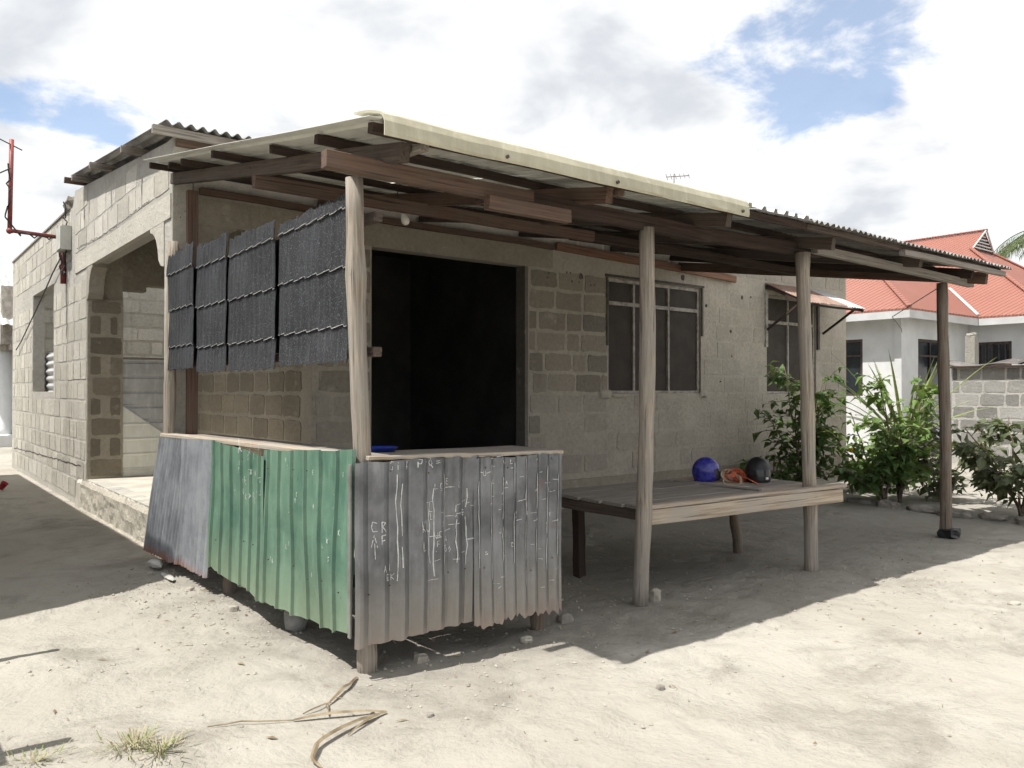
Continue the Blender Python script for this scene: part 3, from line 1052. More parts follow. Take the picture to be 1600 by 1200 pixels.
# sheets
def roof_sheet(i, x, w, mat, kind, pitch, amp, y0):
    return obj('roof_sheet', corr((x, y0, zs(y0) + .006 + .004 * (i % 2)), (1, 0, 0), (0, 1, .176), w, (7.22 - y0) * math.hypot(1, .176), pitch, amp, kind, nv=4, wobble=.012, seed=100 + i, edge0=.005), mat, LT)
x = RX0
for i in range(4):
    roof_sheet(i, x, .78, CREAM, 'box', .19, .022, 3.26)
    x += .745
roof_sheet(4, x, .66, BRIGHT, 'box', .13, .026, 3.24)
x += .62
for i in range(6):
    roof_sheet(5 + i, x, .66, OLDROOF, 'sine', .076, .012, 3.24 + rnd.uniform(-.02, .02))
    x += .617
RX1 = x
# purlins along the eaves direction
for i, y in enumerate((3.34, 4.02, 4.75, 5.6, 6.45, 6.95, 7.22)):
    beam('purlin', (1.80 + .04 * (i % 3), y, zs(y) - .030), (5.45, y, zs(y) - .028), .05, .05, DARK, LT, up=(0, -.16, 1), seg=7, wob=.006)
    beam('purlin', (5.45, y + .002, zs(y) - .029), (RX1 - .02 + .06 * (i % 2), y, zs(y) - .032), .05, .05, BROWN if i == 0 else DARK, LT, up=(0, -.16, 1), seg=7, wob=.006)
# rafters
for i, xx in enumerate((2.02, 3.40, 4.56, 5.93, 7.46, 8.62)):
    y0 = (3.40, 3.36, 3.36, 3.38, 3.40, 3.42)[i]
    beam('rafter', (xx, y0, zs(y0) - .105), (xx, 7.32, zs(7.32) - .105), .055, .095, (BROWN, RED, BROWN, BROWN, BROWN, DARK)[i], LT, seg=6, wob=.006)
beam('rafter_packer', (2.09, 3.32, 2.66), (2.09, 3.72, 2.70), .05, .06, GREYW, LT)
beam('rafter_packer', (3.47, 3.33, 2.655), (3.47, 3.95, 2.72), .055, .06, RED, LT)
# header beams on the posts
beam('header_beam', (1.69, 3.60, 2.585), (2.98, 3.585, 2.575), .07, .085, RED, LT)
beam('header_beam', (2.62, 3.53, 2.500), (3.20, 3.50, 2.490), .06, .075, RED, LT)
beam('header_beam', (2.66, 3.66, 2.590), (4.72, 3.66, 2.585), .06, .10, DARK, LT)
beam('header_beam', (4.40, 3.73, 2.600), (6.25, 3.70, 2.640), .06, .10, DARK, LT)
beam('header_beam', (6.02, 3.60, 2.625), (8.92, 3.56, 2.575), .06, .07, GREYW, LT)
beam('eave_rail', (6.9, 3.30, 2.655), (9.02, 3.29, 2.66), .05, .05, GREYW, LT)
# beams mid-span and against the wall
beam('cross_beam', (2.0, 5.35, 2.885), (5.2, 5.35, 2.89), .06, .09, RED, LT, seg=6, wob=.01)
beam('cross_beam', (5.0, 5.43, 2.90), (8.7, 5.40, 2.90), .06, .09, DARK, LT, seg=6, wob=.01)
beam('wall_plate', (2.24, YF - .05, 3.235), (6.43, YF - .05, 3.205), .06, .06, RED, LT, seg=8, wob=.008)
beam('wall_board', (6.47, YF - .06, 3.225), (10.05, YF - .05, 3.135), .035, .10, ORANGE, LT, seg=6, wob=.006)
beam('corner_upright', (2.14, 7.18, 1.0), (2.14, 7.18, 3.20), .09, .05, RED, LT)
pole('corner_post', (1.96, 7.22, -.1), (1.99, 7.22, 2.75), .05, .045, POLE, LT, 9, bend=.008)
# long dark tie along the right-hand edge
beam('end_beam', (8.80, 3.36, 2.60), (8.80, 7.32, 3.20), .06, .12, RED, LT, seg=6)
# folded cream flashing along the front edge
def flashing():
    sec = [(3.50, .052), (3.36, .050), (3.245, .034), (3.212, .020), (3.198, -.014), (3.196, -.062), (3.204, -.078), (3.212, -.078), (3.206, -.060), (3.208, -.014), (3.222, .010), (3.25, .022), (3.36, .038), (3.50, .040)]
    V, F = [], []
    n = 24
    r = random.Random(2)
    for i in range(n + 1):
        x = 1.80 + (4.56 - 1.80) * i / n
        dz = .006 * mnoise.noise((x * 2, 0, 3))
        for k, (y, dzz) in enumerate(sec):
            j = r.uniform(-.003, .003) if 3 < k < 9 else 0
            V.append((x, y + j, zs(y) + dzz + .002 + dz + j))
    m = len(sec)
    for i in range(n):
        for k in range(m):
            F.append((i * m + k, i * m + (k + 1) % m, (i + 1) * m + (k + 1) % m, (i + 1) * m + k))
    F.append(tuple(range(m - 1, -1, -1)))
    F.append(tuple(range(n * m, n * m + m)))
    return V, F
obj('eave_flashing', flashing(), FLASH, LT)
for xx in (2.5, 3.3, 4.48):
    obj('roofing_nail', tube([(xx, 3.185, zs(3.2) - .05), (xx, 3.20, zs(3.2) - .05)], .010, 8), DARKFRAME, LT)
obj('post_wrap', lump_mesh((8.46, 3.60, .03), (.11, .10, .05), 6), HBLACK, LT)

# ================================================================== COUNTER (kiosk front)
CT = thing('counter', (2.0, 3.73, 0), 'waist-high counter clad in green and grey corrugated metal round the corner post', 'counter')
PAN = dict(front=[], left=[])
# front panel: two galvanised sheets, wide soft ribs
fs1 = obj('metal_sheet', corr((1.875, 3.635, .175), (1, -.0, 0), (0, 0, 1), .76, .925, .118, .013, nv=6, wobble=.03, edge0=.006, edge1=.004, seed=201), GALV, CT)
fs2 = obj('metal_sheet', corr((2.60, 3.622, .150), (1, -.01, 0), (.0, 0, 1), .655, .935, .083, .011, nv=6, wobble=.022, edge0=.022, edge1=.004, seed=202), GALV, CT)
# left panel: two green sheets, then two blue-grey fine corrugated ones
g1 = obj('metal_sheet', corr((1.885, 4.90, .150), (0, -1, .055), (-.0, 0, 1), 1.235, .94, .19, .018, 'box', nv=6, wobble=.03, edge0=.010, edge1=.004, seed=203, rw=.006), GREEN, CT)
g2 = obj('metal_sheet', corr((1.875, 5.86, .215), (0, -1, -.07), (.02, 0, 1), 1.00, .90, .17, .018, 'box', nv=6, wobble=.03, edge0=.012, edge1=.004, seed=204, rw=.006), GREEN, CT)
g3 = obj('metal_sheet', corr((1.855, 6.60, .10), (0, -1, .03), (.045, 0, 1), .76, .985, .076, .013, nv=6, wobble=.015, edge0=.006, seed=205), GALV2, CT)
g4 = obj('metal_sheet', corr((1.815, 7.42, .085), (0.03, -1, .02), (.085, -.17, 1), .88, 1.00, .076, .013, nv=6, wobble=.015, edge0=.008, seed=206), GALV2, CT)
beam('top_rail', (1.965, 3.82, 1.118), (1.95, 7.25, 1.085), .10, .03, PALE, CT, seg=6)
beam('top_rail', (1.96, 3.66, 1.118), (3.27, 3.64, 1.090), .05, .022, PALE, CT, seg=6)
obj('corner_strip', box(1.858, 1.866, 3.648, 3.675, .22, 1.09), OLDROOF, CT)
beam('mid_rail', (2.0, 3.80, .45), (2.0, 7.2, .42), .05, .05, BROWN, CT)
beam('front_rail', (2.05, 3.72, .45), (3.3, 3.72, .42), .05, .05, BROWN, CT)
beam('counter_board', (2.03, 3.90, 1.105), (3.26, 3.90, 1.09), .44, .025, GREYW, CT)
beam('counter_board', (2.15, 4.125, 1.095), (2.14, 7.1, 1.075), .30, .025, GREYW, CT)
for (px_, py_, s) in ((2.02, 5.84, 3), (2.04, 4.72, 4), (2.0, 7.0, 5)):
    pole('leg', (px_, py_, -.08), (px_ + .01, py_, 1.06), .045, .045, POLE_D, CT, 20 + s)
pole('leg', (3.20, 3.78, -.08), (3.20, 3.76, 1.07), .04, .04, POLE_D, CT, 27)

for (sh_, pts_) in ((fs1, [(1.95 + .118 * k, 3.615, z) for k in range(6) for z in (.47, 1.04)]), (fs2, [(2.66 + .083 * k, 3.60, z) for k in range(0, 8, 2) for z in (.45, 1.03)]),
                    (g1, [(1.86, 3.78 + .19 * k, z) for k in range(6) for z in (.46, 1.03)]), (g2, [(1.85, 4.95 + .17 * k, z) for k in range(5) for z in (.46, 1.03)])):
    for (a_, b_, c_) in pts_:
        c_ += rnd.uniform(-.04, .04)
        if rnd.random() < .35: continue
        obj('nail', lump_mesh((a_ + rnd.uniform(-.006, .006), b_ + rnd.uniform(-.006, .006), c_), (.0045, .0045, .0045), 1, 4, 0), DARKFRAME, sh_)

# chalk writing -------------------------------------------------------------
def text_strokes():
    G = {
        'K': [[(0, 0), (0, 1)], [(.7, 1), (0, .45), (.75, 0)]], 'P': [[(0, 0), (0, 1), (.6, .9), (.55, .5), (0, .45)]],
        'Q': [[(.4, 1), (0, .6), (.3, .1), (.7, .4), (.4, 1)], [(.4, .3), (.85, -.2)]], '=': [[(.1, .65), (.7, .7)], [(.1, .4), (.7, .42)]],
        'S': [[(.7, .9), (.3, 1), (.1, .7), (.6, .45), (.5, .05), (0, .1)]], 'i': [[(.2, 0), (.2, .6)], [(.2, .8), (.22, .85)]],
        'C': [[(.7, .9), (.2, .95), (0, .5), (.2, .05), (.7, .1)]], 'R': [[(0, 0), (0, 1), (.6, .85), (.05, .5), (.7, 0)]],
        'A': [[(0, 0), (.35, 1), (.7, 0)], [(.1, .4), (.6, .4)]], 'F': [[(0, 0), (0, 1), (.65, 1)], [(0, .55), (.5, .55)]],
        'T': [[(0, 1), (.8, 1)], [(.4, 1), (.4, 0)]], 'E': [[(.7, 1), (0, 1), (0, 0), (.7, 0)], [(0, .5), (.55, .5)]],
        'U': [[(0, 1), (0, .2), (.35, 0), (.7, .2), (.7, 1)]], 'L': [[(0, 1), (0, 0), (.6, 0)]], '1': [[(.2, .8), (.4, 1), (.4, 0)]], '0': [[(.35, 1), (0, .5), (.35, 0), (.7, .5), (.35, 1)]],
        '+': [[(.35, .8), (.35, .1)], [(0, .45), (.7, .45)]], 'O': [[(.35, 1), (0, .5), (.35, 0), (.7, .5), (.35, 1)]],
    }
    return G
GLYPH = text_strokes()


def ribbon(surface, pts, w=.0028, seg=.016, r=None):
    """thin chalk stroke laid on a surface function (u,v)->point,normal"""
    out = []
    for (a, b) in zip(pts, pts[1:]):
        L = math.hypot(b[0] - a[0], b[1] - a[1])
        n = max(1, int(L / seg))
        for i in range(n):
            t0, t1 = i / n, (i + 1) / n
            if r and r.random() < .06:
                continue
            p, q = [(a[0] + (b[0] - a[0]) * t, a[1] + (b[1] - a[1]) * t) for t in (t0, t1)]
            dx, dy = q[0] - p[0], q[1] - p[1]
            l = math.hypot(dx, dy) or 1
            ww = w * (r.uniform(.6, 1.3) if r else 1)
            nx, ny = -dy / l * ww / 2, dx / l * ww / 2
            V = [surface(p[0] - nx, p[1] - ny), surface(q[0] - nx, q[1] - ny), surface(q[0] + nx, q[1] + ny), surface(p[0] + nx, p[1] + ny)]
            out.append((V, [(0, 1, 2, 3)]))
    return out


def surf_sheet(O, U, V, pitch, amp, kind, wobble, seed, lift):
    O, U, V = Vector(O), Vector(U).normalized(), Vector(V).normalized()
    Nn = U.cross(V).normalized()
    def f(u, v):
        if kind == 'sine':
            h = amp * math.sin(2 * math.pi * u / pitch)
        else:
            m = (u % pitch) - pitch / 2
            h = amp * max(0, min(1, (.012 - abs(m)) / .006))
        wv = wobble * mnoise.noise((u * 1.7 + seed * 3.1, v * 1.7, seed))
        return tuple(O + U * u + V * v + Nn * (h + wv + lift))
    return f


def write(surf, txt, u, v, h, w, r, out, sw=.003):
    for ch in txt:
        for st in GLYPH.get(ch, []):
            pts = [(u + x * w + r.uniform(-.002, .002), v + y * h + r.uniform(-.003, .003)) for x, y in st]
            out += ribbon(surf, pts, sw, .012, r)
        u += w * 1.25


# cracks in the side wall: along the plinth and down the edge of the porch pier
rcr = random.Random(15)
def wall_crack(pts, w, name='wall_crack'):
    f_ = lambda u, v: (XS - .0075, u, v)
    path = []
    for (a, b) in zip(pts, pts[1:]):
        for i in range(24):
            t = i / 24
            path.append((a[0] + (b[0] - a[0]) * t + rcr.uniform(-.012, .012), a[1] + (b[1] - a[1]) * t + rcr.uniform(-.012, .012)))
    tag(obj(name, join(*ribbon(f_, path, w, .03, rcr)), DARKFRAME, house), kind='stuff')
wall_crack([(17.6, .40), (14.6, .46), (11.15, .52)], .016)
wall_crack([(11.78, 3.1), (11.80, 1.8), (11.76, .55)], .010)
wall_crack([(10.9, 3.14), (9.4, 3.12), (8.3, 3.15)], .007)
wall_crack([(11.6, 3.30), (9.6, 3.235), (8.0, 3.27)], .008)
rc = random.Random(5)
S1 = surf_sheet((1.875, 3.635, .175), (1, 0, 0), (0, 0, 1), .118, .013, 'sine', .03, 201, .0045)
S2 = surf_sheet((2.60, 3.622, .150), (1, -.01, 0), (0, 0, 1), .083, .011, 'sine', .022, 202, .0045)
ch1 = []
write(S1, 'Si', .20, .875, .045, .028, rc, ch1)
write(S1, 'K=P=Q=', .285, .88, .045, .030, rc, ch1)
write(S1, 'CR', .095, .565, .055, .038, rc, ch1, .0045)
write(S1, 'AF', .095, .49, .06, .038, rc, ch1, .0045)
ch1 += ribbon(S1, [(.11, .51), (.112, .43)], .004, .02, rc)
write(S1, 'AT', .15, .36, .035, .025, rc, ch1)
write(S1, 'EK', .17, .315, .03, .025, rc, ch1)
write(S1, 'KU', .385, .535, .06, .03, rc, ch1, .004)
write(S1, 'L', .39, .44, .05, .03, rc, ch1, .004)
for (u, v, t) in ((.47, .50, 'UE'), (.48, .45, 'F'), (.47, .40, 'i'), (.54, .47, 'A'), (.54, .41, '00'), (.47, .76, 'LC'), (.55, .78, 'E'), (.62, .76, 'L'), (.45, .60, 'L'), (.52, .55, 'S'), (.60, .59, '+'), (.66, .60, 'E')):
    write(S1, t, u, v, .03, .020, rc, ch1)
for u in (.235, .255, .44, .465, .53, .61, .69):
    v0, v1 = rc.uniform(.28, .4), rc.uniform(.55, .93)
    ch1 += ribbon(S1, [(u + rc.uniform(-.006, .006), v0 + (v1 - v0) * k / 8) for k in range(9)], .0045, .03, rc)
for k in range(22):
    u, v = rc.uniform(.42, .72), rc.uniform(.25, .82)
    ch1 += ribbon(S1, [(u, v), (u + rc.uniform(.015, .07), v + rc.uniform(-.002, .012))], .0032, .012, rc)
tag(obj('chalk_writing', join(*ch1), CHALK, fs1), kind='stuff')
ch2 = []
for k in range(8):
    u = .03 + .083 * k + rc.uniform(-.004, .004)
    v0, v1 = rc.uniform(.18, .35), rc.uniform(.8, .95)
    ch2 += ribbon(S2, [(u + rc.uniform(-.004, .004), v0 + (v1 - v0) * j / 10) for j in range(11)], .0052, .03, rc)
for k in range(46):
    u, v = rc.uniform(.02, .60), rc.uniform(.14, .94)
    ch2 += ribbon(S2, [(u, v), (u + rc.uniform(.01, .04), v + rc.uniform(-.004, .012))], .0032, .01, rc)
for k in range(14):
    write(S2, rc.choice('LCUESA+1'), rc.uniform(.03, .56), rc.uniform(.3, .9), .024, .016, rc, ch2)
tag(obj('chalk_writing', join(*ch2), CHALK, fs2), kind='stuff')
S3 = surf_sheet((1.875, 5.86, .215), (0, -1, -.07), (.02, 0, 1), .17, .018, 'box', .03, 204, .004)
S4 = surf_sheet((1.885, 4.90, .150), (0, -1, .055), (0, 0, 1), .19, .018, 'box', .03, 203, .004)
ch3, ch4 = [], []
for k in range(26):
    write(S3, rc.choice('LCUESAK01T'), rc.uniform(.45, .98), rc.uniform(.5, .95), .034, .02, rc, ch3)
for k in range(24):
    write(S4, rc.choice('LCUESAK01T'), rc.uniform(.05, 1.1), rc.uniform(.2, .95), .026, .018, rc, ch4)
tag(obj('chalk_writing', join(*ch3), CHALK, g2), kind='stuff')
tag(obj('chalk_writing', join(*ch4), CHALK, g1), kind='stuff')

# ================================================================== TILE SCREEN
SCN = thing('tile_screen', (1.97, 5.6, 1.6), 'dark charcoal granule-coated roof tile sheets hung as a screen above the counter', 'screen')
obj('gap_shade_backing', box(1.985, 1.992, 3.9, 7.1, 1.70, 2.42), HBLACK, SCN)  # dark sheet added behind the tiles so their gaps show as black shade
beam('batten', (2.02, 3.66, 2.36), (2.02, 7.25, 2.45), .05, .05, BROWN, SCN)
beam('batten', (2.02, 3.66, 1.665), (2.02, 7.25, 1.68), .05, .05, BROWN, SCN)


def tile_sheet(y_right, y_left, zb, zt, seed, tilt, last):
    """pressed-metal tile sheet: three and a half overlapping rows, each kicked out at its lower edge with stepped pans"""
    r = random.Random(seed)
    n = 64
    rows = 3
    H = (zt - zb)
    rh = .31
    allv, allf = [], []
    chip = []
    W_ = y_left - y_right
    pan = .165
    r2 = random.Random(seed * 7)
    ph0 = r2.uniform(0, 1)
    def P(u, z, dep):
        yy = y_right + W_ * u
        return (1.955 - dep - tilt * (1 - u) * .5, yy - .02 * (zt - z) * tilt * 20, z)
    def saw(u):
        s = (u * W_ / pan + ph0) % 1.0
        return -.016 * s + .008
    k = 0
    z0 = zb
    edges = []
    while z0 < zt - .02:
        z1 = min(z0 + (rh if edges else .19), zt)
        if zt - z1 < .07: z1 = zt
        edges.append((z0, z1))
        z0 = z1
    for ri, (a, b) in enumerate(edges):
        top = ri == len(edges) - 1
        grid = []
        m = 3
        for j in range(m + 1):
            t = j / m
            rowv = []
            tear = 0.0
            for i in range(n + 1):
                u = i / n
                if top and j == m:
                    tear = .72 * tear + r.uniform(-.012, .012)
                zz = a + (b - a) * t + (saw(u) * (1 - t)) + (saw(u) * t if not top else tear)
                dep = .009 * (1 - t) + .0012 * math.sin(2 * math.pi * u * W_ / .083) + .010 * mnoise.noise((u * 3, zz * 3, seed))
                rowv.append(P(u, zz, dep))
            grid.append(rowv)
        V = [p for rr in grid for p in rr]
        Vb = [(p[0] + .004, p[1], p[2]) for p in V]
        F = []
        N1 = n + 1
        for j in range(m):
            for i in range(n):
                q = j * N1 + i
                F.append((q, q + N1, q + N1 + 1, q + 1))
        base = len(V)
        F2 = [tuple(base + x for x in q[::-1]) for q in F]
        rim = list(range(N1)) + [j * N1 + n for j in range(1, m + 1)] + [m * N1 + i for i in range(n - 1, -1, -1)] + [j * N1 for j in range(m - 1, 0, -1)]
        F3 = [(x, y, base + y, base + x) for x, y in zip(rim, rim[1:] + rim[:1])]
        allv.append((V + Vb, F + F2 + F3))
        # chipped pale lower edge
        if ri > 0:
            for i in range(n):
                if r.random() < .90:
                    p, q = grid[0][i], grid[0][i + 1]
                    hgt = r.uniform(.004, .008) * (1.5 if (abs(q[2] - p[2]) > .007) else 1)
                    d = -.0025
                    chip.append(([(p[0] + d, p[1], p[2] - .001), (q[0] + d, q[1], q[2] - .001), (q[0] + d, q[1], q[2] + hgt * .5), (p[0] + d, p[1], p[2] + hgt * .5)], [(0, 1, 2, 3)]))
    return join(*allv), join(*chip)


CHIP = m_plain('chipped_zinc', (0.22, 0.22, 0.22), (0.42, 0.42, 0.41), 60.0, 0.7, 0.0)
for i, (yr, yl, zb, zt, tilt) in enumerate(((3.83, 4.80, 1.615, 2.50, .05), (4.812, 5.712, 1.60, 2.53, .045), (5.72, 6.438, 1.605, 2.58, .03), (6.445, 7.25, 1.64, 2.62, .05))):
    body, chips = tile_sheet(yr, yl, zb, zt, 300 + i, tilt, i == 3)
    s = obj('tile_sheet', body, GRAN, SCN)
    tag(obj('chipped_edge', chips, CHIP, s), kind='stuff')

# ================================================================== PORCH SHEET BARRIER
BAR = thing('sheet_barrier', (2.9, YP + .1, FLOOR), 'grey and cream ribbed metal sheets closing the lower part of the porch back opening', 'metal sheet')
obj('metal_sheet', corr((2.436, YP + .02, FLOOR + .42), (0, 0, 1), (1, 0, 0), 1.06, .89, .19, .015, 'box', nv=2, wobble=.01, seed=401), BRIGHT, BAR)
poly = [(2.436, FLOOR + .012), (3.325, FLOOR + .012), (3.325, FLOOR + .28), (2.95, FLOOR + .52), (2.436, FLOOR + .90)]
obj('metal_sheet', prism(poly, 'y', YP - .006, YP - .002), CREAM, BAR)
for k in range(4):
    z = FLOOR + .10 + .19 * k
    xr = 3.32 if z < FLOOR + .28 else max(2.5, 2.95 - (z - FLOOR - .52) * 1.35) if z > FLOOR + .52 else 2.95
    obj('sheet_rib', prism([(z - .02, 0), (z - .008, .016), (z + .008, .016), (z + .02, 0)], 'z', 0, 1) if False else ([(2.44, YP - .0065, z - .022), (xr, YP - .0065, z - .022), (xr, YP - .02, z), (2.44, YP - .02, z), (2.44, YP - .0065, z + .022), (xr, YP - .0065, z + .022)], [(0, 1, 2, 3), (3, 2, 5, 4), (0, 3, 4), (1, 5, 2)]), CREAM, BAR)
obj('top_batten', box(2.436, 3.325, YP - .01, YP + .03, 1.862, 1.89), GREYW, BAR)

# sheets stacked inside the roofless room, seen through the side window
STK = thing('stacked_sheets', (2.6, 13.7, 0), 'bent corrugated sheets standing inside the open side window', 'metal sheet')
obj('metal_sheet', corr((2.215, 14.3, 1.15), (.015, 0, 1), (.0, 1, 0), .95, 1.3, .12, .018, nv=2, wobble=.04, seed=411), BRIGHT, STK)
obj('sheet_prop', box(2.21, 2.30, 14.3, 15.5, -.05, 1.14), GREYW, STK)

# ================================================================== TABLE
TB = thing('plank_table', (5.2, 4.2, 0), 'long rough plank table built between the lean-to posts', 'table')
tz = lambda x: .640 + .018 * (x - 4.2)
yfront = lambda x: 3.80 - .17 * (x - 4.2)
for k in range(5):
    y0 = k * .228
    beam('plank', (4.20, yfront(4.2) + .10 + y0, tz(4.2)), (5.44, yfront(5.44) + .10 + y0 + .04, tz(5.44)), .222, .024, GREYW, TB)
    beam('plank', (5.455, yfront(5.455) + .10 + y0 + .04, tz(5.44) + .003), (6.17, yfront(6.17) + .10 + y0 + .12, tz(6.17)), .222, .024, GREYW if k % 2 else PALE, TB)
beam('apron', (4.195, 3.775, .580), (6.15, 3.45, .615), .035, .105, PALE, TB)
beam('edge_board', (4.16, 3.80, .652), (6.21, 3.465, .688), .08, .028, PALE, TB)
beam('side_apron', (6.14, 3.50, .60), (6.14, 4.72, .60), .03, .08, PALE, TB)
beam('side_apron', (4.23, 3.84, .585), (4.24, 4.98, .585), .03, .08, BROWN, TB)
beam('back_apron', (4.25, 4.94, .585), (6.12, 4.72, .60), .03, .08, BROWN, TB)
beam('leg', (4.40, 4.68, -.05), (4.40, 4.70, .60), .075, .075, DARK, TB)
pole('leg', (6.12, 4.42, -.05), (6.05, 4.46, .60), .045, .04, POLE_D, TB, 51)
beam('loose_batten', (5.44, 3.72, .683), (5.45, 4.6, .672), .03, .018, GREYW, TB)

# ================================================================== HELMETS
def helmet_shape(c, rot, rx, ry, rz, open_front, ztrim):
    """open or full-face shell: ellipsoid cut off at the neck, flattened sides"""
    V, F = [], []
    n, m = 20, 32
    idx = {}
    c = Vector(c)
    Mz = Matrix.Rotation(rot[2], 3, 'Z') @ Matrix.Rotation(rot[1], 3, 'Y') @ Matrix.Rotation(rot[0], 3, 'X')
    def pt(i, k, s=1.0):
        th = math.pi * .80 * i / n
        ph = 2 * math.pi * k / m
        if th < math.pi / 2:
            x, y, z = math.sin(th) * math.cos(ph), math.sin(th) * math.sin(ph), math.cos(th)
        else:       # lower shell: nearly upright sides, chin bar pushed forward
            e = (th - math.pi / 2) / (.30 * math.pi)
            k_ = 1 - .05 * e - .12 * max(0, e - .8) / .2
            x, y, z = k_ * math.cos(ph) + .10 * e * max(0, math.cos(ph)) ** 2, k_ * math.sin(ph) * (1 - .06 * e), -.72 * e
        return c + Mz @ Vector((x * rx * s, y * ry * s, z * rz * s))
    cut = lambda i, k: open_front(math.pi * .80 * i / n, ((2 * math.pi * (k + .5) / m + math.pi) % (2 * math.pi)) - math.pi)
    for i in range(n + 1):
        for k in range(m):
            V.append(tuple(pt(i, k)))
    vis = []
    for i in range(n):
        for k in range(m):
            q = (i * m + k, (i + 1) * m + k, (i + 1) * m + (k + 1) % m, i * m + (k + 1) % m)
            (vis if cut(i, k) else F).append(q)
    VV = [tuple(pt(i, k, .985)) for i in range(n + 1) for k in range(m)]
    VI = [tuple(pt(i, k, .90)) for i in range(n + 1) for k in range(m)]
    base = len(V)
    F += [tuple(base + a for a in q[::-1]) for q in F]
    used = sorted({a for q in vis for a in q})
    mp = {a: i for i, a in enumerate(used)}
    return (V + VI, F), ([VV[a] for a in used], [tuple(mp[a] for a in q) for q in vis])


def make_helmet(name, loc, rot, r, matS, label, open_front, logo=False):
    h = thing(name, (loc[0], loc[1], loc[2]), label, 'helmet', None)
    c = (loc[0], loc[1], loc[2] + r[2] * .70)
    sh, vi = helmet_shape(c, rot, r[0], r[1], r[2], open_front, 0)
    s = obj('shell', sh, matS, h, smooth=True)
    v = obj('visor', vi, HVISOR, h, smooth=True)
    return h, c


def vis_blue(th, ph):
    return th > .46 * math.pi and abs(ph) < 1.0
def vis_black(th, ph):
    return .40 * math.pi < th < .58 * math.pi and abs(ph) < 1.15


ztab = .672
hb, cb = make_helmet('helmet', (5.66, 4.42, ztab), (0, R(-14), R(-52)), (.122, .106, .125), HBLUE, 'glossy blue motorcycle helmet lying on the plank table', vis_blue)
hk, ck = make_helmet('helmet', (5.93, 4.08, ztab + .004), (0, 0, R(-128)), (.122, .110, .130), HBLACK, 'matt black full-face motorcycle helmet near the table right end', vis_black)
dirk = Vector((math.cos(R(-118)), math.sin(R(-118)), 0))
sidek = Vector((-dirk.y, dirk.x, 0))
lp = Vector(ck) + dirk * .131 + sidek * .015 + Vector((0, 0, -.045))
obj('sticker', ([tuple(lp + sidek * a + Vector((0, 0, b))) for a, b in ((-.011, -.008), (.011, -.008), (.011, .010), (-.011, .010))] + [tuple(lp - dirk * .03 + sidek * a + Vector((0, 0, b))) for a, b in ((-.011, -.008), (.011, -.008), (.011, .010), (-.011, .010))], [(0, 1, 2, 3), (7, 6, 5, 4), (0, 4, 5, 1), (1, 5, 6, 2), (2, 6, 7, 3), (3, 7, 4, 0)]), LOGO, hk)
# sticker streaks on the blue shell
# ---- bundle of straps and rope between the helmets
SB = thing('strap_bundle', (5.78, 4.22, ztab), 'tangled bundle of orange straps and tan rope between the two helmets', 'straps')
rs = random.Random(8)
def loop_pts(c, a, b, tilt, rot, n=22, z=.0):
    pts = []
    for i in range(n + 1):
        t = 2 * math.pi * i / n
        x, y = a * math.cos(t), b * math.sin(t)
        zz = abs(math.sin(tilt)) * (y + b)
        pts.append((c[0] + x * math.cos(rot) - y * math.cos(tilt) * math.sin(rot), c[1] + x * math.sin(rot) + y * math.cos(tilt) * math.cos(rot), c[2] + zz + z))
    return pts
for k in range(5):
    obj('rope_loop', tube(loop_pts((5.775 + rs.uniform(-.03, .03), 4.24 + rs.uniform(-.03, .03), ztab + .012), rs.uniform(.06, .09), rs.uniform(.045, .065), R(rs.uniform(45, 75)), R(rs.uniform(-70, 0))), .0085, 6), STRAPT, SB, smooth=True)
def strap(pts, w, name, mat):
    V, F = [], []
    P = [Vector(p) for p in pts]
    for i, p in enumerate(P):
        d = (P[min(i + 1, len(P) - 1)] - P[max(0, i - 1)]).normalized()
        s = d.cross(Vector((0.3, 0.2, 1))).normalized()
        nrm = s.cross(d)
        for a, b in ((-w / 2, -.0015), (w / 2, -.0015), (w / 2, .0015), (-w / 2, .0015)):
            V.append(tuple(p + s * a + nrm * b))
    for i in range(len(P) - 1):
        for k in range(4):
            F.append((i * 4 + k, i * 4 + (k + 1) % 4, i * 4 + 4 + (k + 1) % 4, i * 4 + 4 + k))
    F += [(3, 2, 1, 0), tuple(len(V) - 4 + k for k in range(4))]
    return obj(name, (V, F), mat, SB)
for k in range(5):
    strap(loop_pts((5.80 + rs.uniform(-.03, .03), 4.20 + rs.uniform(-.03, .03), ztab + .012), rs.uniform(.05, .09), rs.uniform(.04, .055), R(rs.uniform(50, 80)), R(rs.uniform(-60, 10))), .042, 'strap', STRAPO)
strap([(5.80, 4.18, ztab + .04), (5.81, 4.10, ztab + .045), (5.80, 4.03, ztab + .022), (5.78, 3.96, ztab + .006), (5.77, 3.90, ztab + .006)], .05, 'strap', STRAPO)
strap([(5.76, 4.22, ztab + .09), (5.74, 4.12, ztab + .06), (5.66, 4.06, ztab + .02), (5.58, 4.05, ztab + .006)], .02, 'strap', STRAPT)
obj('rope_end', tube([(5.47, 4.10, ztab + .055), (5.475, 4.09, ztab + .02), (5.50, 4.05, ztab + .006), (5.55, 3.97, ztab + .006), (5.60, 3.92, ztab + .006)], .007, 6), PALE, SB, smooth=True)

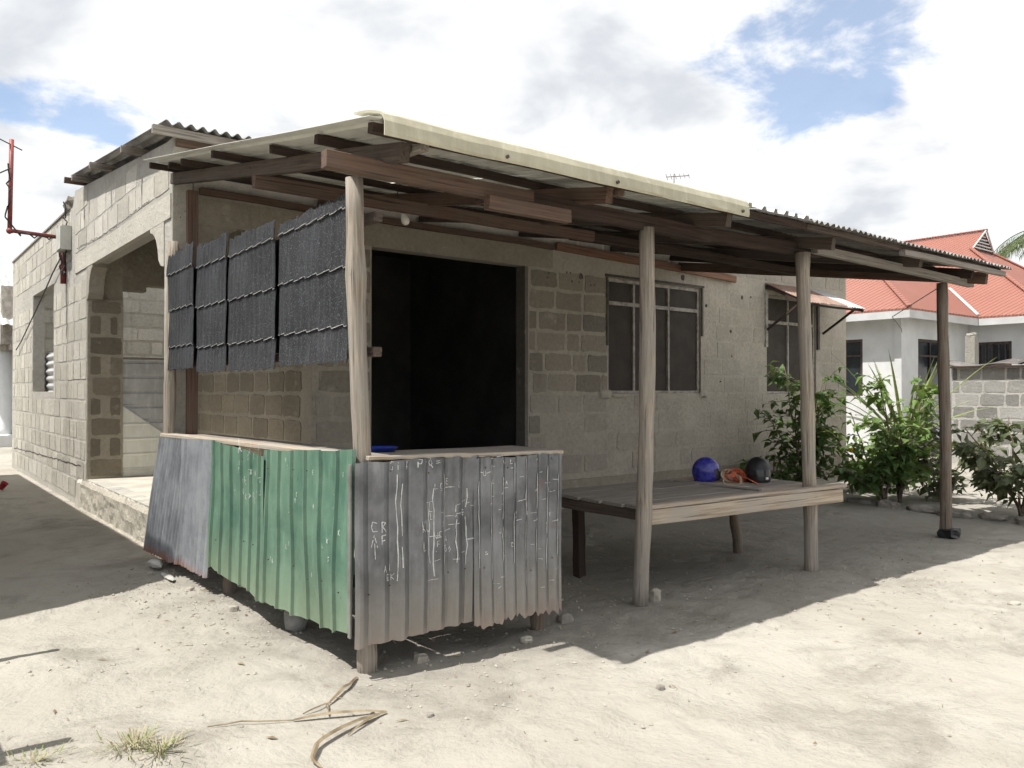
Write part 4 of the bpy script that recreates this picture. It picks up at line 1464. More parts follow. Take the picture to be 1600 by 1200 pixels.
# bulb hanging under the lean-to
LB = thing('light_bulb', (3.2, 5.43, 2.75), 'white light bulb hanging from the lean-to timbers beside the corner post', 'light bulb')
def lathe(prof, c, axis, seg=16):
    d, s, u = frame_of(axis)
    V, F = [], []
    for (r0, h) in prof:
        for k in range(seg):
            t = 2 * math.pi * k / seg
            V.append(tuple(Vector(c) + d * h + s * (r0 * math.cos(t)) + u * (r0 * math.sin(t))))
    for i in range(len(prof) - 1):
        for k in range(seg):
            F.append((i * seg + k, i * seg + (k + 1) % seg, (i + 1) * seg + (k + 1) % seg, (i + 1) * seg + k))
    return V, F
obj('bulb_glass', lathe([(.001, -.062), (.018, -.058), (.030, -.042), (.033, -.022), (.028, 0), (.018, .022), (.014, .034), (.001, .036)], (3.215, 5.41, 2.815), (-.35, .1, 1)), BULB, LB, smooth=True)
obj('bulb_holder', lathe([(.001, 0), (.017, 0), (.018, .03), (.012, .05), (.001, .052)], (3.203, 5.413, 2.848), (-.35, .1, 1)), PALEBAG, LB, smooth=True)
obj('flex', tube([(3.19, 5.42, 2.895), (3.17, 5.43, 2.95), (3.17, 5.44, 3.04)], .004, 6), CABLE, LB)

# blue basin on the counter board, just showing above the front panel
BK = thing('blue_basin', (2.45, 4.05, 1.11), 'blue plastic basin behind the counter beside the corner post', 'basin')
BKX, BKY = 2.25, 4.12
obj('basin_body', lathe([(.001, 0), (.075, 0), (.092, .024), (.096, .024), (.090, .020), (.072, .006), (.001, .006)], (2.26, 4.05, 1.117), (0, 0, 1), 20), BLUEP, BK, smooth=True)

# ================================================================== SERVICE PIPE, METER BOX, CABLES
MB = thing('meter_box', (1.95, 12.1, 3.36), 'small grey electricity box fixed to the sunlit side wall', 'meter box')
obj('box_body', box(1.90, 2.014, 11.98, 12.32, 3.34, 3.66), METERG, MB)
obj('box_lid', box(1.882, 1.899, 11.99, 12.31, 3.35, 3.65), METERG, MB)
PP = thing('conduit_pipe', (1.4, 12.42, 3.5), 'rusty red bent conduit pipe sticking out from the side wall', 'pipe')
obj('pipe', join(tube([(2.02, 12.42, 3.56), (1.36, 12.42, 3.585)], .026, 10), tube([(1.36, 12.42, 3.57), (1.38, 12.44, 4.80)], .028, 10)), REDPIPE, PP, smooth=True)
obj('elbow', lump_mesh((1.36, 12.42, 3.58), (.042, .042, .042), 4, sq=0), REDPIPE, PP, smooth=True)
obj('drop_pipe', tube([(1.985, 12.40, 3.36), (1.985, 12.40, 2.93)], .035, 10), REDPIPE, PP, smooth=True)
obj('cross_wire', tube([(1.22, 12.40, 4.78), (1.50, 12.44, 4.68)], .008, 6), CABLE, PP)
CB = thing('service_cable', (1.9, 12.3, 3.3), 'black twisted service cable looping along the red conduit pipe', 'cable')
def wig(p, q, n, a, seed):
    r = random.Random(seed)
    out = []
    for i in range(n + 1):
        t = i / n
        out.append(tuple(Vector(p).lerp(Vector(q), t) + Vector((r.uniform(-a, a), r.uniform(-a, a), r.uniform(-a, a) - .6 * a * math.sin(math.pi * t)))))
    return out
obj('cable_run', tube(wig((1.36, 12.38, 4.45), (1.32, 12.38, 3.75), 9, .03, 1) + wig((1.45, 12.38, 3.56), (1.93, 12.36, 3.56), 8, .04, 2) + wig((1.95, 12.34, 3.3), (1.96, 12.2, 3.0), 5, .03, 3), .011, 6), CABLE, CB)
obj('cable_run', tube(wig((1.95, 12.2, 3.02), (1.96, 12.05, 3.36), 5, .02, 4), .011, 6), CABLE, CB)
obj('cable_run', tube(wig((1.96, 12.1, 3.66), (1.97, 12.2, 4.0), 6, .03, 5), .009, 6), CABLE, CB)
obj('cable_run', tube([(1.36, 12.38, 4.40), (.95, 12.36, 4.12), (.3, 12.3, 3.96), (-1.2, 12.0, 3.9)], .010, 6), CABLE, CB)
obj('cable_run', tube(wig((1.975, 12.6, 3.3), (1.98, 17.0, 2.2), 8, .01, 6), .010, 6), CABLE, CB)

# ================================================================== LEFT: NEIGHBOURS
NB = thing('neighbour_house', (-2.0, 11.3, 0), 'neighbouring house to the left whose shadow covers the alley ground', 'house')
nb_wall = obj('wall', prism([(.05, 6.95), (.05, 16.2), (-5.5, 16.2), (-5.5, 5.4)], 'z', -.1, 3.02), MOR, NB, color=(0.46, 0.43, 0.37))
e0 = 3.08
RF = [(.40, 6.85, e0), (.40, 16.6, e0), (-2.6, 16.6, e0 + 1.0), (-2.6, 5.85, e0 + 1.0)]
obj('roof', join((RF + [(a, b, c + .03) for a, b, c in RF], [(0, 1, 2, 3), (7, 6, 5, 4), (0, 4, 5, 1), (1, 5, 6, 2), (2, 6, 7, 3), (3, 7, 4, 0)]),
                 ([(-2.6, 5.85, e0 + 1.0), (-2.6, 16.6, e0 + 1.0), (-5.9, 16.6, e0), (-5.9, 5.0, e0), (-2.6, 5.85, e0 + 1.03), (-2.6, 16.6, e0 + 1.03), (-5.9, 16.6, e0 + .03), (-5.9, 5.0, e0 + .03)], [(0, 1, 2, 3), (7, 6, 5, 4), (0, 4, 5, 1), (1, 5, 6, 2), (2, 6, 7, 3), (3, 7, 4, 0)])), OLDROOF, NB)
obj('gable', prism([(.05, 3.02), (-2.6, 4.0), (-5.5, 3.02)], 'y', 7.1, 7.3), MOR, NB, color=(0.46, 0.43, 0.37))

# house with a columned porch at the far left
RH = thing('porch_house', (3.6, 27, 0), 'pale house with round porch columns and light metal roof at the far left', 'house')
for (cx_, cy_) in ((2.72, 25.4), (2.98, 24.9), (3.6, 25.4)):
    col_ = obj('column', lathe([(.001, .3), (.17, .3), (.15, .45), (.15, 2.55), (.001, 2.55)], (cx_, cy_, 0), (0, 0, 1), 16), WHITEW, RH, smooth=True)
    obj('capital', box(cx_ - .24, cx_ + .24, cy_ - .24, cy_ + .24, 2.552, 2.70), KERB, col_)
obj('porch_base', box(2.3, 7.0, 24.5, 32, -.1, .30), WHITEW, RH)
obj('wall', box(4.4, 7.0, 27.5, 32, .3, 3.6), WHITEW, RH)
obj('porch_beam', prism([(24.85, 2.702), (25.6, 2.702), (25.6, 4.3), (25.35, 4.3)], 'x', 2.6, 3.9), KERB, RH)
obj('roof', corr((1.2, 24.6, 3.2), (1, 0, 0), (0, 1, .40), 6.0, 5.0, .2, .02, nv=1, seed=5), BRIGHT, RH)

# trestle just outside the frame on the left: its bars throw thin shadows on the sand
TR = thing('wooden_trestle', (-.5, 4.5, 0), 'rough wooden trestle at the left edge throwing thin bar shadows on the sand', 'trestle')
for k in range(4):
    beam('plank', (-.09 - .22 * k, 3.75, .78), (-.09 - .22 * k, 5.35, .78), .21, .03, GREYW, TR)
beam('cross_bar', (-.95, 3.86, .735), (.27, 3.86, .735), .05, .05, POLE_D, TR)
beam('cross_bar', (-.95, 5.22, .735), (.44, 5.22, .735), .05, .05, POLE_D, TR)
for (a, b) in ((-.08, 3.9), (-.08, 5.15), (-.8, 3.9), (-.8, 5.15)):
    beam('leg', (a, b, -.05), (a, b, .71), .06, .06, POLE_D, TR)

# small red thing at the left edge, unidentified; its cup shape is made up
RD = obj('red_object', lathe([(.001, 0), (.035, 0), (.048, .10), (.052, .10), (.05, .11), (.044, .10), (.032, .01), (.001, .01)], (1.42, 13.85, .03), (.5, -.3, .8), 14), REDP, None, smooth=True)
tag(RD, 'small red rounded object on shaded ground at the left edge', 'red object')

# ================================================================== RIGHT: WHITE HOUSE WITH RED ROOF
WH = thing('white_house', (20, 9, 0), 'white house with red metal hip roofs behind the shrubs', 'house')
def hip_roof(x0, x1, y0, y1, z, pitch, gab=None, axis='y'):
    """hip roof with ridge along y (or x)"""
    if axis == 'y':
        hw = (x1 - x0) / 2
        xm = (x0 + x1) / 2
        zr_ = z + hw * pitch
        V = [(x0, y0, z), (x1, y0, z), (x1, y1, z), (x0, y1, z)]
        if gab:
            ins = gab
            zg = z + ins * pitch
            V += [(x0 + ins, y0 + ins, zg), (x1 - ins, y0 + ins, zg), (xm, y0 + ins - .06, zr_), (xm, y1 - hw, zr_)]
            F = [(0, 1, 5, 4), (0, 4, 6, 7, 3), (1, 2, 7, 6, 5), (2, 3, 7)]
        else:
            V += [(xm, y0 + hw, zr_), (xm, y1 - hw, zr_)]
            F = [(0, 1, 4), (0, 4, 5, 3), (1, 2, 5, 4), (2, 3, 5)]
    else:
        hw = (y1 - y0) / 2
        ym = (y0 + y1) / 2
        zr_ = z + hw * pitch
        V = [(x0, y0, z), (x1, y0, z), (x1, y1, z), (x0, y1, z), (x0 + hw, ym, zr_), (x1 - .1, ym, zr_)]
        F = [(0, 1, 5, 4), (0, 4, 3), (3, 4, 5, 2), (1, 2, 5)]
    return V, F


def thick(vf, t):
    v, f = vf
    n = len(v)
    ed = {}
    for q in f:
        for a, b in zip(q, q[1:] + q[:1]):
            ed[(a, b)] = 1
    rim = [(a, b) for (a, b) in ed if (b, a) not in ed]
    return list(v) + [(x, y, z - t) for x, y, z in v], list(f) + [tuple(n + i for i in q[::-1]) for q in f] + [(b, a, n + a, n + b) for a, b in rim]


EV = 3.2
rA = obj('roof', thick(hip_roof(20.2, 27.2, 6.4, 20, EV, .75, 2.75), .04), REDROOF, WH)
rB = obj('roof', thick(hip_roof(16.8, 23.6, 7.9, 14.9, EV, .75, None, 'x'), .04), REDROOF, WH)
gx, gy, gz = 23.7, 6.4 + 2.75, EV + 2.75 * .75
obj('gable_vent', prism([(gx - .70, gz + .01), (gx + .70, gz + .01), (gx, gz + .53)], 'y', gy + .03, gy + .06), DARKFRAME, rA)
for k in range(5):
    zz = gz + .06 + .085 * k
    hw = .70 - (zz - gz) * 1.30 - .04
    if hw > .05:
        obj('louvre', box(gx - hw, gx + hw, gy - .03, gy + .028, zz, zz + .03), WHITEW, rA)
# ridge and hip cappings, valley flashing
def cap(a, b, parent, m=REDROOF, w=.10, name='ridge_cap'):
    beam(name, a, b, w, .05, m, parent, bev=.015, seg=1, wob=0)
cap((23.7, gy - .12, EV + 2.66), (23.7, 16.4, EV + 2.66), rA)
cap((20.2, 6.4, EV + .03), (22.95, gy, gz + .03), rA)
cap((27.2, 6.4, EV + .03), (24.45, gy, gz + .03), rA)
cap((16.8, 7.9, EV + .03), (20.3, 11.4, EV + 2.65), rB)
cap((23.0, gy - .02, gz + .02), (23.7, gy - .1, EV + 2.66), rA, FASCIA, .04)
cap((24.4, gy - .02, gz + .02), (23.7, gy - .1, EV + 2.66), rA, FASCIA, .04)
cap((20.2, 7.9, EV + .04), (21.3, 9.0, EV + .86), rB, FASCIA, .07, 'valley_flashing')
# fascia boards
for (a, b) in (((16.82, 7.9), (16.82, 14.9)), ((16.84, 7.92), (20.2, 7.92)), ((20.22, 7.9), (20.22, 6.42)), ((20.22, 6.42), (27.2, 6.42))):
    beam('fascia', (*a, EV - .12), (*b, EV - .12), .03, .18, FASCIA, WH, seg=1, wob=0)
obj('soffit', box(16.85, 20.9, 7.94, 14.8, EV - .10, EV - .07), FASCIA, WH)
obj('soffit', box(20.24, 27.1, 6.45, 14.8, EV - .125, EV - .105), FASCIA, WH)
wl = obj('wall', slab('side', 17.25, 8.30, 14.5, -.1, EV - .11, [(9.15, 10.35, 1.35, 2.62)], .15), WHITEW, WH)
wb = obj('wall', slab('front', 8.30, 17.402, 20.62, -.1, EV - .11, [(18.05, 19.35, 1.45, 2.62)], .15), WHITEW, WH)
wr = obj('wall', slab('side', 20.62, 6.75, 8.298, -.1, EV - .13, [(7.35, 8.2, 2.05, 2.62)], .15), WHITEW, WH)
wq = obj('wall', slab('front', 6.75, 20.772, 26.8, -.1, EV - .13, [], .15), WHITEW, WH)
obj('corner_pilaster', box(17.22, 17.40, 8.27, 8.42, -.1, EV - .12), WHITEW, WH)
def far_window(plane, c, a, b, z0, z1, bars, zb):
    def bx(u0, u1, d0, d1, za, zb_):
        return box(u0, u1, c + d0, c + d1, za, zb_) if plane == 'front' else box(c + d0, c + d1, u0, u1, za, zb_)
    w = obj('window', join(bx(a, a + .06, .02, .1, z0, z1), bx(b - .06, b, .02, .1, z0, z1), bx(a + .06, b - .06, .02, .1, z1 - .06, z1), bx(a + .06, b - .06, .02, .1, z0, z0 + .06)), DARKFRAME, WH)
    obj('pane', bx(a + .06, b - .06, .06, .07, z0 + .06, z1 - .06), GLASS, w)
    for k in range(bars):
        u = a + (b - a) * (k + 1) / (bars + 1)
        obj('bar', bx(u - .015, u + .015, .025, .055, z0 + .06, z1 - .06), DARKFRAME, w)
    if zb:
        obj('bar', bx(a + .06, b - .06, .02, .05, zb - .02, zb + .02), DARKFRAME, w)
    return w
far_window('side', 17.25, 9.15, 10.35, 1.35, 2.62, 1, 2.25)
far_window('front', 8.30, 18.05, 19.35, 1.45, 2.62, 1, 2.25)
far_window('side', 20.62, 7.35, 8.2, 2.05, 2.62, 5, 0)

# wire strung from the white house to the lean-to
CW = obj('clothes_wire', tube([(17.2, 8.25, 2.72), (15.0, 7.2, 2.62), (12.0, 5.9, 2.58), (9.0, 3.7, 2.70)], .006, 5), CABLE, None)
tag(CW, 'thin dark wire strung from the white house corner to the lean-to', 'wire')

# ---- ribbed sheet leaning below its window
LS = obj('leaning_sheet', corr((18.0, 7.75, 0), (0, .25, 1), (1, 0, 0), 1.5, 1.3, .16, .03, nv=1, seed=71), BRIGHT, None)
tag(LS, 'white ribbed metal sheet leaning below the white house window', 'metal sheet')

# ================================================================== RIGHT: BLOCK FENCE
FN = thing('block_fence', (17.1, 5.5, 0), 'grey concrete block fence wall at the right edge', 'fence wall')
fw = obj('wall', slab('side', 17.1, 1.5, 7.2, -.1, 1.92, [], .16), MOR, FN, color=(0.45, 0.435, 0.40))
def tone_fence(u, z, r):
    k = r.uniform(.45, .95) * (.8 if z > 1.6 else 1)
    return tuple(k * x for x in (0.37, 0.36, 0.335))
lay_blocks('side', 17.1, 3.2, 7.19, .15, 1.93, [], fw, tone_fence, seed=51)
FS = thing('scrap_roofing', (17.2, 5.6, 1.93), 'bent dark rusty roofing sheets laid along the fence top', 'roofing sheet')
for k in range(3):
    obj('sheet', corr((16.92 + .03 * k, 3.0 + 1.45 * k, 1.975 + .02 * (k % 2)), (.5, 0, .05), (0, 1, .01), .5, 1.5, .076, .012, nv=10, wobble=.10, seed=90 + k), SCRAP, FS)
beam('support_timber', (17.0, 2.9, 1.935), (17.0, 7.2, 1.935), .05, .04, DARK, FS)
PL = obj('rough_pillar', join(lump_mesh((18.7, 7.45, 1.3), (.09, .09, 1.42), 7, 24, sq=.0) if False else box(18.60, 18.80, 7.35, 7.55, -.1, 2.66), lump_mesh((18.7, 7.45, 2.66), (.10, .10, .07), 3)), MOR, None, color=(0.36, 0.34, 0.30))
tag(PL, 'rough unfinished concrete pillar rising behind the block fence', 'pillar')

# ================================================================== PLANTS
def leaf(V, F, p, d, n, L, Wd, droop=.25):
    d = d.normalized()
    s = d.cross(n)
    if s.length < 1e-4:
        s = Vector((1, 0, 0))
    s.normalize()
    n = s.cross(d).normalized()
    k = len(V)
    V += [tuple(p), tuple(p + d * L * .45 + s * Wd / 2 + n * Wd * .16), tuple(p + d * L * .5), tuple(p + d * L * .45 - s * Wd / 2 + n * Wd * .16), tuple(p + d * L - n * L * droop)]
    F += [(k, k + 1, k + 2), (k, k + 2, k + 3), (k + 1, k + 4, k + 2), (k + 2, k + 4, k + 3)]


def shrub(label, base, height, spread, stems, twigs, per, L, mat, seed, lean=(0, 0), low=.12, cat='shrub', flowers=None):
    r = random.Random(seed)
    S = thing('shrub', base, label, cat, 'shrubs in the bed beside the house')
    sv, lf = [], ([], [])
    B = Vector(base)
    fl = []
    for s in range(stems):
        az = 2 * math.pi * (s + r.uniform(-.3, .3)) / stems
        out = spread * r.uniform(.35, 1.0)
        H = height * r.uniform(.6, 1.0) * (1.05 - .35 * out / spread)
        pts = []
        n = 8
        for i in range(n + 1):
            t = i / n
            pts.append(B + Vector((math.cos(az) * out * t ** 1.25 + lean[0] * t * height, math.sin(az) * out * t ** 1.25 + lean[1] * t * height, H * t)) + Vector((r.uniform(-.02, .02), r.uniform(-.02, .02), 0)))
        sv.append(tube(pts, [.014 * (1 - .75 * i / n) + .002 for i in range(n + 1)], 5))
        for q in range(twigs):
            t = r.uniform(low, 1.0)
            f = t * n
            i = min(n - 1, int(f))
            p = pts[i].lerp(pts[i + 1], f - i)
            a2 = az + r.uniform(-2.0, 2.0)
            tl = height * r.uniform(.10, .24) * (1.15 - .5 * t)
            dv = Vector((math.cos(a2), math.sin(a2), r.uniform(-.25, .75))).normalized()
            e = p + dv * tl
            sv.append(tube([p, p.lerp(e, .5) + Vector((0, 0, .02)), e], [.005, .004, .002], 4, False))
            for z in range(per):
                tt = (z + r.uniform(.2, 1)) / per
                pp = p.lerp(e, tt) + Vector((0, 0, .02 * math.sin(math.pi * tt)))
                ld = (dv * .6 + Vector((r.uniform(-1, 1), r.uniform(-1, 1), r.uniform(-.75, .25)))).normalized()
                nn = (Vector((0, 0, 1)) + Vector((r.uniform(-.7, .7), r.uniform(-.7, .7), r.uniform(-.2, .3)))).normalized()
                ll = L * r.choice((.55, .8, 1.0, 1.2, 1.4)) * r.uniform(.85, 1.15)
                leaf(lf[0], lf[1], pp, ld, nn, ll, ll * r.uniform(.5, .68), r.uniform(.05, .45))
            if flowers and r.random() < .05:
                fl.append(e)
    st = obj('stems', join(*sv), BARK, S, smooth=True)
    lo = obj('foliage', lf, mat, S)
    for e in (fl[:flowers] if flowers else []):
        obj('flower', lump_mesh(tuple(e), (.03, .03, .035), 3), YEL, S)
    return S


YEL = m_plain('yellow_petal', (0.65, 0.42, 0.03), (0.75, 0.52, 0.06), 9.0, 0.7, 0.0)
shrub('dark leafy shrub against the house wall behind the third post', (10.30, 6.35, 0), 2.2, .58, 8, 19, 6, .125, LEAF_D, 1, (0, 0))
shrub('light green shrub with yellow blooms between the two right-hand posts', (11.3, 5.85, 0), 1.5, .72, 7, 17, 6, .12, LEAF_L, 2, flowers=3)
shrub('tall bright green shrub in the middle of the bed', (10.45, 5.05, 0), 2.0, .48, 7, 20, 6, .13, LEAF_L, 3, (.03, 0))
shrub('low dark shrub with a bare forked stem at the stone edging', (10.15, 5.1, 0), .95, .62, 7, 11, 6, .13, LEAF_D, 4, low=.45)
shrub('spreading bronze-green shrub to the right of the last post', (10.5, 3.65, 0), 1.5, 1.0, 11, 17, 6, .13, LEAF_B, 5, (0, -.02), low=.25)
shrub('small dusty shrub just left of the last post', (11.2, 4.9, 0), 1.25, .62, 7, 15, 6, .115, LEAF_B, 6)
shrub('low dark seedling beside the table end under the wall', (9.75, 6.55, 0), .75, .40, 6, 14, 6, .11, LEAF_D, 7)

# sisal-like plant with long arching blades
SP = thing('spiky_plant', (13.1, 6.25, 0), 'pale spiky plant with long arching sword leaves behind the shrubs', 'plant')
rp = random.Random(12)
for k in range(34):
    az = 2 * math.pi * k / 34 * 3.0 + rp.uniform(-.2, .2)
    up = rp.uniform(.45, 1.3)
    L_ = rp.uniform(1.1, 1.85)
    V, F = [], []
    n = 9
    p = Vector((13.1 + .06 * math.cos(az), 6.25 + .06 * math.sin(az), .65))
    d = Vector((math.cos(az) * math.cos(up), math.sin(az) * math.cos(up), math.sin(up)))
    for i in range(n + 1):
        t = i / n
        w = .042 * (1 - t) ** .7 * (0.6 + 1.2 * min(t * 4, 1)) + .001
        s = Vector((-math.sin(az), math.cos(az), 0))
        nn = s.cross(d).normalized()
        V += [tuple(p - s * w / 2 + nn * w * .25), tuple(p - nn * .003), tuple(p + s * w / 2 + nn * w * .25)]
        p = p + d * (L_ / n)
        d = (d + Vector((0, 0, -.055 - .05 * t * (1.3 - up)))).normalized()
    for i in range(n):
        for q in range(2):
            F.append((i * 3 + q, i * 3 + q + 1, i * 3 + q + 4, i * 3 + q + 3))
    obj('blade', (V, F), SISAL, SP)
obj('stem', tube([(13.1, 6.25, -.05), (13.1, 6.25, .7)], [.07, .05], 8), DRY, SP)

# palm beyond the white house
PT = thing('palm_tree', (31.6, 9.6, 0), 'coconut palm showing one drooping frond at the right edge', 'palm tree')
CR = Vector((31.8, 9.7, 6.9))
obj('trunk', tube([(31.6, 9.6, -.1), (31.65, 9.62, 3), (31.8, 9.7, 6.8)], [.22, .16, .13], 10), BARK, PT, smooth=True)
for k in range(13):
    az = 2 * math.pi * k / 13 + rp.uniform(-.15, .15)
    up = rp.uniform(.1, .9)
    V, F = [], []
    p = CR.copy()
    d = Vector((math.cos(az) * math.cos(up), math.sin(az) * math.cos(up), math.sin(up)))
    ax = [p.copy()]
    for i in range(22):
        p = p + d * .14
        d = (d + Vector((0, 0, -.085))).normalized()
        ax.append(p.copy())
    tv, tf = tube(ax, [.025 * (1 - i / 24) + .004 for i in range(23)], 5)
    V, F = list(tv), list(tf)
    for i in range(3, 23):
        dd = (ax[i] - ax[i - 1]).normalized()
        for q in range(2):
            for sgn in (-1, 1):
                s = dd.cross(Vector((0, 0, 1))).normalized() * sgn
                ld = (s * .75 + dd * .55 + Vector((0, 0, -.55 + rp.uniform(-.2, .1)))).normalized()
                leaf(V, F, ax[i - 1].lerp(ax[i], q * .5), ld, Vector((0, 0, 1)), .65 * math.sin(math.pi * min(1, (i + 2) / 26)) + .12, .035, .25)
    obj('frond', (V, F), PALM, PT)

# television aerial far behind the lean-to roof
AN = thing('tv_aerial', (17.2, 14.5, 0), 'thin television aerial on a pole showing above the lean-to roof', 'aerial')
obj('mast', tube([(17.2, 14.5, -.1), (17.2, 14.5, 7.45)], .012, 6), ANT, AN)
AD = Vector((.72, -.62, .05)).normalized()
obj('boom', tube([Vector((17.2, 14.5, 7.38)) - AD * .22, Vector((17.2, 14.5, 7.38)) + AD * .42], .012, 6), ANT, AN)
for k in range(6):
    c = Vector((17.2, 14.5, 7.38)) + AD * (-.2 + .12 * k)
    e = Vector((.35, .42, .45)).normalized() * (.20 - .015 * k)
    obj('element', tube([c - e, c + e], .009, 5), ANT, AN)

# ================================================================== SMALL THINGS ON THE GROUND
rk = random.Random(31)
kerb_pts = [(9.98, 3.38), (10.02, 3.78), (9.95, 4.16), (9.97, 4.55), (9.93, 4.95), (9.96, 5.36), (9.92, 5.78), (9.94, 6.15)]
for i, (kx, ky) in enumerate(kerb_pts):
    s = (rk.uniform(.07, .12), rk.uniform(.14, .22), rk.uniform(.035, .075))
    o = obj('edging_stone', lump_mesh((kx + rk.uniform(-.04, .04), ky, .02), s, i * 1.7, sq=.5), KERB, None, color=(0.3, .28, .25))
    tag(o, ('rightmost', 'second', 'third', 'fourth', 'fifth', 'sixth', 'seventh', 'eighth')[i] + ' rough edging stone' + (', counted from the right,' if i else '') + ' along the plant bed', 'edging stone', 'edging stones of the plant bed')

for (name, lab, x, y, s, m, sd, g) in (
    ('stone', 'rounded pale stone at the foot of the second post', 4.27, 3.78, (.055, .05, .075), STONE, 1, None),
    ('stone', 'smooth stone in the sun below the right counter sheet', 2.98, 3.62, (.045, .04, .028), STONE, 2, None),
    ('stone', 'dusty stone in shade below the front counter sheet', 2.32, 3.72, (.05, .045, .035), STONE, 3, None),
    ('stone', 'tan broken stone below the green counter sheet', 1.86, 5.32, (.04, .035, .035), STONE, 4, None),
    ('stone', 'flat pale stone alone on the open sand at right', 6.05, 2.15, (.06, .04, .018), STONE, 5, None),
    ('stone', 'small dark stone in the foreground sand near the middle', 3.0, 2.62, (.025, .022, .018), KERB, 6, None),
    ('stone', 'tiny grey stone in front of the corner post', 1.95, 3.05, (.022, .02, .016), KERB, 7, None),
    ('stone', 'white pebble on the shaded ground left of the second post', 3.78, 4.22, (.03, .025, .02), STONE, 8, None),
    ('stone', 'grey stone at the far end of the front counter panel', 3.42, 3.78, (.06, .05, .05), KERB, 9, None),
    ('stone', 'pale stone near the blue-grey counter sheets', 1.80, 6.05, (.035, .03, .022), STONE, 10, None)):
    s = tuple(.8 * q for q in s)
    o = obj(name, lump_mesh((x, y, ground_height(x, y) + s[2] * .35), s, sd * 2.3, sq=.55), m, None)
    tag(o, lab, 'stone')

o = obj('plastic_bag', lump_mesh((2.03, 4.70, .07), (.075, .065, .105), 9.2, 12, .2), BAG, None, smooth=True)
tag(o, 'grey plastic bag tied round the foot of a counter leg', 'plastic bag')
o = obj('plastic_sheet', lump_mesh((2.06, 5.62, .10), (.06, .14, .022), 5.2, 8, .3), PALEBAG, None)
tag(o, 'scrap of pale plastic sheet under the green counter sheet', 'plastic scrap')
o = obj('plastic_bag', lump_mesh((1.80, 7.0, .04), (.05, .13, .032), 7.7, 8, .0), PALEBAG, None)
tag(o, 'pale torn plastic bag under the blue-grey counter sheets', 'plastic bag')
o = obj('plastic_scrap', lump_mesh((1.78, 6.55, .015), (.03, .16, .012), 2.7, 8, .0), PALEBAG, None)
tag(o, 'thin shred of white plastic on the ground beside the counter', 'plastic scrap')

# dry palm leaf pieces in the foreground
def blade(pts, w, fold=.3):
    V, F = [], []
    P = [Vector(p) for p in pts]
    n = len(P)
    for i, p in enumerate(P):
        d = (P[min(i + 1, n - 1)] - P[max(0, i - 1)]).normalized()
        s = Vector((-d.y, d.x, 0))
        s = s.normalized() if s.length > 1e-4 else Vector((1, 0, 0))
        ww = w * (math.sin(math.pi * (.12 + .86 * i / (n - 1))) ** .6)
        V += [tuple(p - s * ww / 2 + Vector((0, 0, .004))), tuple(p + Vector((0, 0, ww * fold + .006))), tuple(p + s * ww / 2 + Vector((0, 0, .004))), tuple(p + Vector((0, 0, .001)))]
    for i in range(n - 1):
        for k in range(4):
            F.append((i * 4 + k, i * 4 + (k + 1) % 4, i * 4 + 4 + (k + 1) % 4, i * 4 + 4 + k))
    F += [(0, 1, 2, 3), tuple(len(V) - 1 - k for k in range(4))]
    return V, F


def curve(ps, n=14, lift=0.0):
    out = []
    m = len(ps) - 1
    for i in range(n + 1):
        t = i / n * m
        k = min(m - 1, int(t))
        a, b = ps[k], ps[k + 1]
        u = t - k
        x, y = a[0] + (b[0] - a[0]) * u, a[1] + (b[1] - a[1]) * u
        out.append((x, y, ground_height(x, y) + .004 + lift * math.sin(math.pi * i / n)))
    return out


DF = thing('dry_palm_leaf', (1.6, 3.2, 0), 'long dry folded palm leaf lying on the foreground sand', 'dry leaf')
obj('leaf_blade', blade(curve([(1.44, 3.36), (1.62, 3.28), (1.80, 3.19)], 12, .015), .020), DRY, DF)
obj('leaf_blade', blade(curve([(1.80, 3.18), (1.68, 3.15), (1.53, 3.10), (1.40, 3.03), (1.33, 2.93), (1.34, 2.85)], 18, .02), .024), DRY, DF)
obj('leaf_blade', blade(curve([(1.78, 3.18), (1.66, 3.12), (1.55, 3.06)], 10, .01), .014), DRY, DF)
obj('leaf_stalk', blade(curve([(1.44, 3.36), (1.28, 3.45), (1.12, 3.52)], 10, .006), .006), DRY, DF)
DF2 = thing('dry_palm_leaf', (1.75, 3.5, 0), 'short dry split leaf pointing at the corner post foot', 'dry leaf')
obj('leaf_blade', blade(curve([(1.92, 3.69), (1.76, 3.53), (1.62, 3.42)], 12, .015), .022), DRY, DF2)
obj('leaf_blade', blade(curve([(1.66, 3.45), (1.58, 3.41), (1.50, 3.40)], 8, .01), .009), DRY, DF2)
obj('leaf_blade', blade(curve([(1.64, 3.43), (1.60, 3.36), (1.58, 3.30)], 8, .01), .009), DRY, DF2)

# grass tufts at the lower left
def tuft(x, y, n, h, label, seed):
    r = random.Random(seed)
    T = thing('grass_tuft', (x, y, 0), label, 'grass')
    for nm, mm, cnt in (('dry_blades', DRYG, n), ('green_blades', GRASSG, n // 3)):
        V, F = [], []
        for i in range(cnt):
            a = r.uniform(0, 6.28)
            rr = abs(r.gauss(0, .07))
            p = Vector((x + rr * math.cos(a), y + rr * math.sin(a), ground_height(x, y)))
            d = Vector((math.cos(a) * r.uniform(.2, 1.3), math.sin(a) * r.uniform(.2, 1.3), r.uniform(.3, 1))).normalized()
            L_ = h * r.uniform(.5, 1.2)
            s = Vector((-d.y, d.x, 0)).normalized() * .0022
            q = p + d * L_ * .6
            e = p + d * L_ + Vector((0, 0, -L_ * .35))
            k = len(V)
            V += [tuple(p - s), tuple(p + s), tuple(q - s * .8), tuple(q + s * .8), tuple(e)]
            F += [(k, k + 1, k + 3, k + 2), (k + 2, k + 3, k + 4)]
        tag(obj(nm, (V, F), mm, T), kind='stuff')
tuft(.84, 3.56, 120, .085, 'larger half-dry grass tuft in the foreground sand', 1)
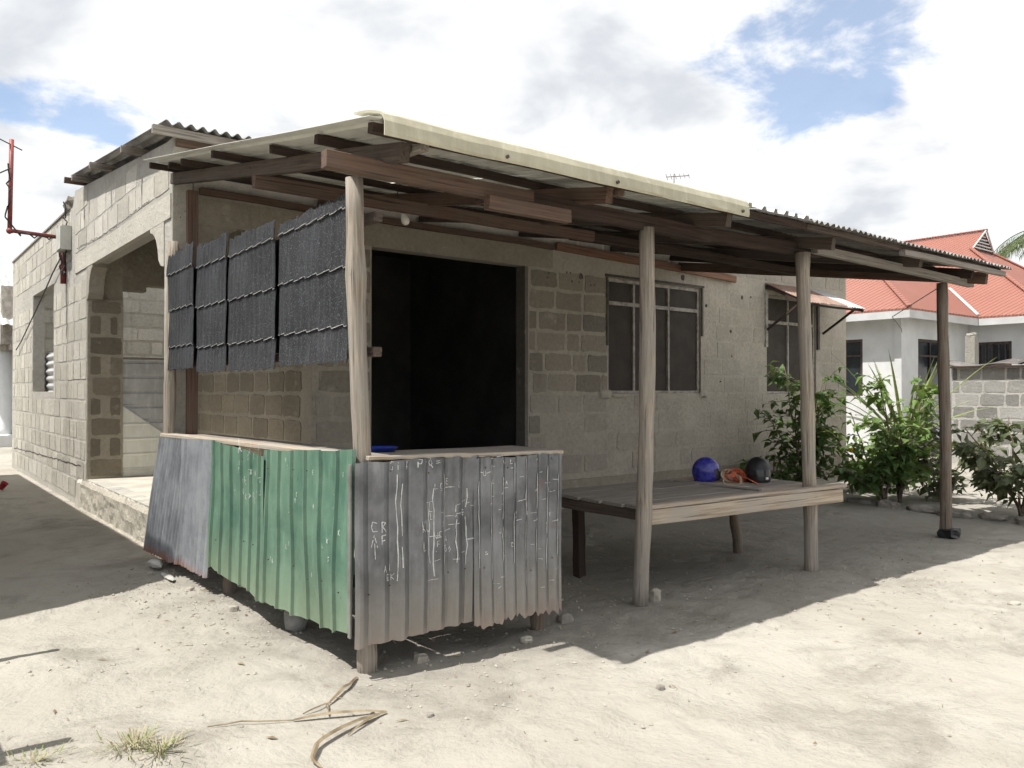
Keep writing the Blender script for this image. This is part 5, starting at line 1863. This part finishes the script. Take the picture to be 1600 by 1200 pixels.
tuft(.90, 3.42, 100, .075, 'dry straw tuft spreading in front of the larger grass tuft', 3)
tuft(.50, 3.66, 55, .06, 'small dry grass tuft in the bottom left corner', 2)

# pebbles and litter: nobody could count them
def scatter_pebbles():
    r = random.Random(77)
    V, F = [], []
    for i in range(2400):
        if r.random() < .22:
            x, y = r.uniform(.2, 9), r.uniform(1.5, 6.5)
        else:
            cx_, cy_, s_ = r.choice(((1.75, 4.6, .35), (1.75, 6.6, .25), (1.8, 5.4, .25), (3.0, 3.4, .5), (5.2, 2.9, .6), (1.7, 6.2, .3), (2.3, 3.3, .4), (6.0, 3.0, .5), (4.6, 4.3, .7)))
            x, y = r.gauss(cx_, s_), r.gauss(cy_, s_)
        s = .0035 + .008 * r.random() ** 3
        z = ground_height(x, y) + s * .3
        k = len(V)
        a = r.uniform(0, 6)
        for t in range(4):
            V.append((x + s * r.uniform(.8, 1.5) * math.cos(a + t * 1.57), y + s * r.uniform(.8, 1.5) * math.sin(a + t * 1.57), z))
        V += [(x, y, z + s * r.uniform(.6, 1)), (x, y, z - s)]
        F += [(k, k + 1, k + 4), (k + 1, k + 2, k + 4), (k + 2, k + 3, k + 4), (k + 3, k, k + 4), (k + 1, k, k + 5), (k + 2, k + 1, k + 5), (k + 3, k + 2, k + 5), (k, k + 3, k + 5)]
    me_o = obj('pebbles', (V, F), STONE, None)
    tag(me_o, 'small loose pebbles and crumbs of soil on the sand', 'pebbles', kind='stuff')


scatter_pebbles()


def scatter_litter():
    r = random.Random(78)
    V, F = [], []
    for i in range(260):
        x, y = r.uniform(.2, 8.5), r.uniform(1.6, 7.5)
        L_ = r.uniform(.015, .07)
        a = r.uniform(0, 3.14)
        w = r.uniform(.002, .012) if r.random() < .4 else .0025
        c, s = math.cos(a), math.sin(a)
        z = ground_height(x, y) + .004
        k = len(V)
        for (u, v, h) in ((-L_ / 2, 0, 0), (0, -w, .004), (L_ / 2, 0, .002), (0, w, .004), (0, 0, .012 * r.random() + .003)):
            V.append((x + u * c - v * s, y + u * s + v * c, z + h))
        F += [(k, k + 1, k + 4), (k + 1, k + 2, k + 4), (k + 2, k + 3, k + 4), (k + 3, k, k + 4), (k, k + 3, k + 2, k + 1)]
    o_ = obj('leaf_litter', (V, F), DRY, None)
    tag(o_, 'scattered dry leaf bits and twigs on the ground', 'litter', kind='stuff')


scatter_litter()
print('blocks', NBLOCK[0])
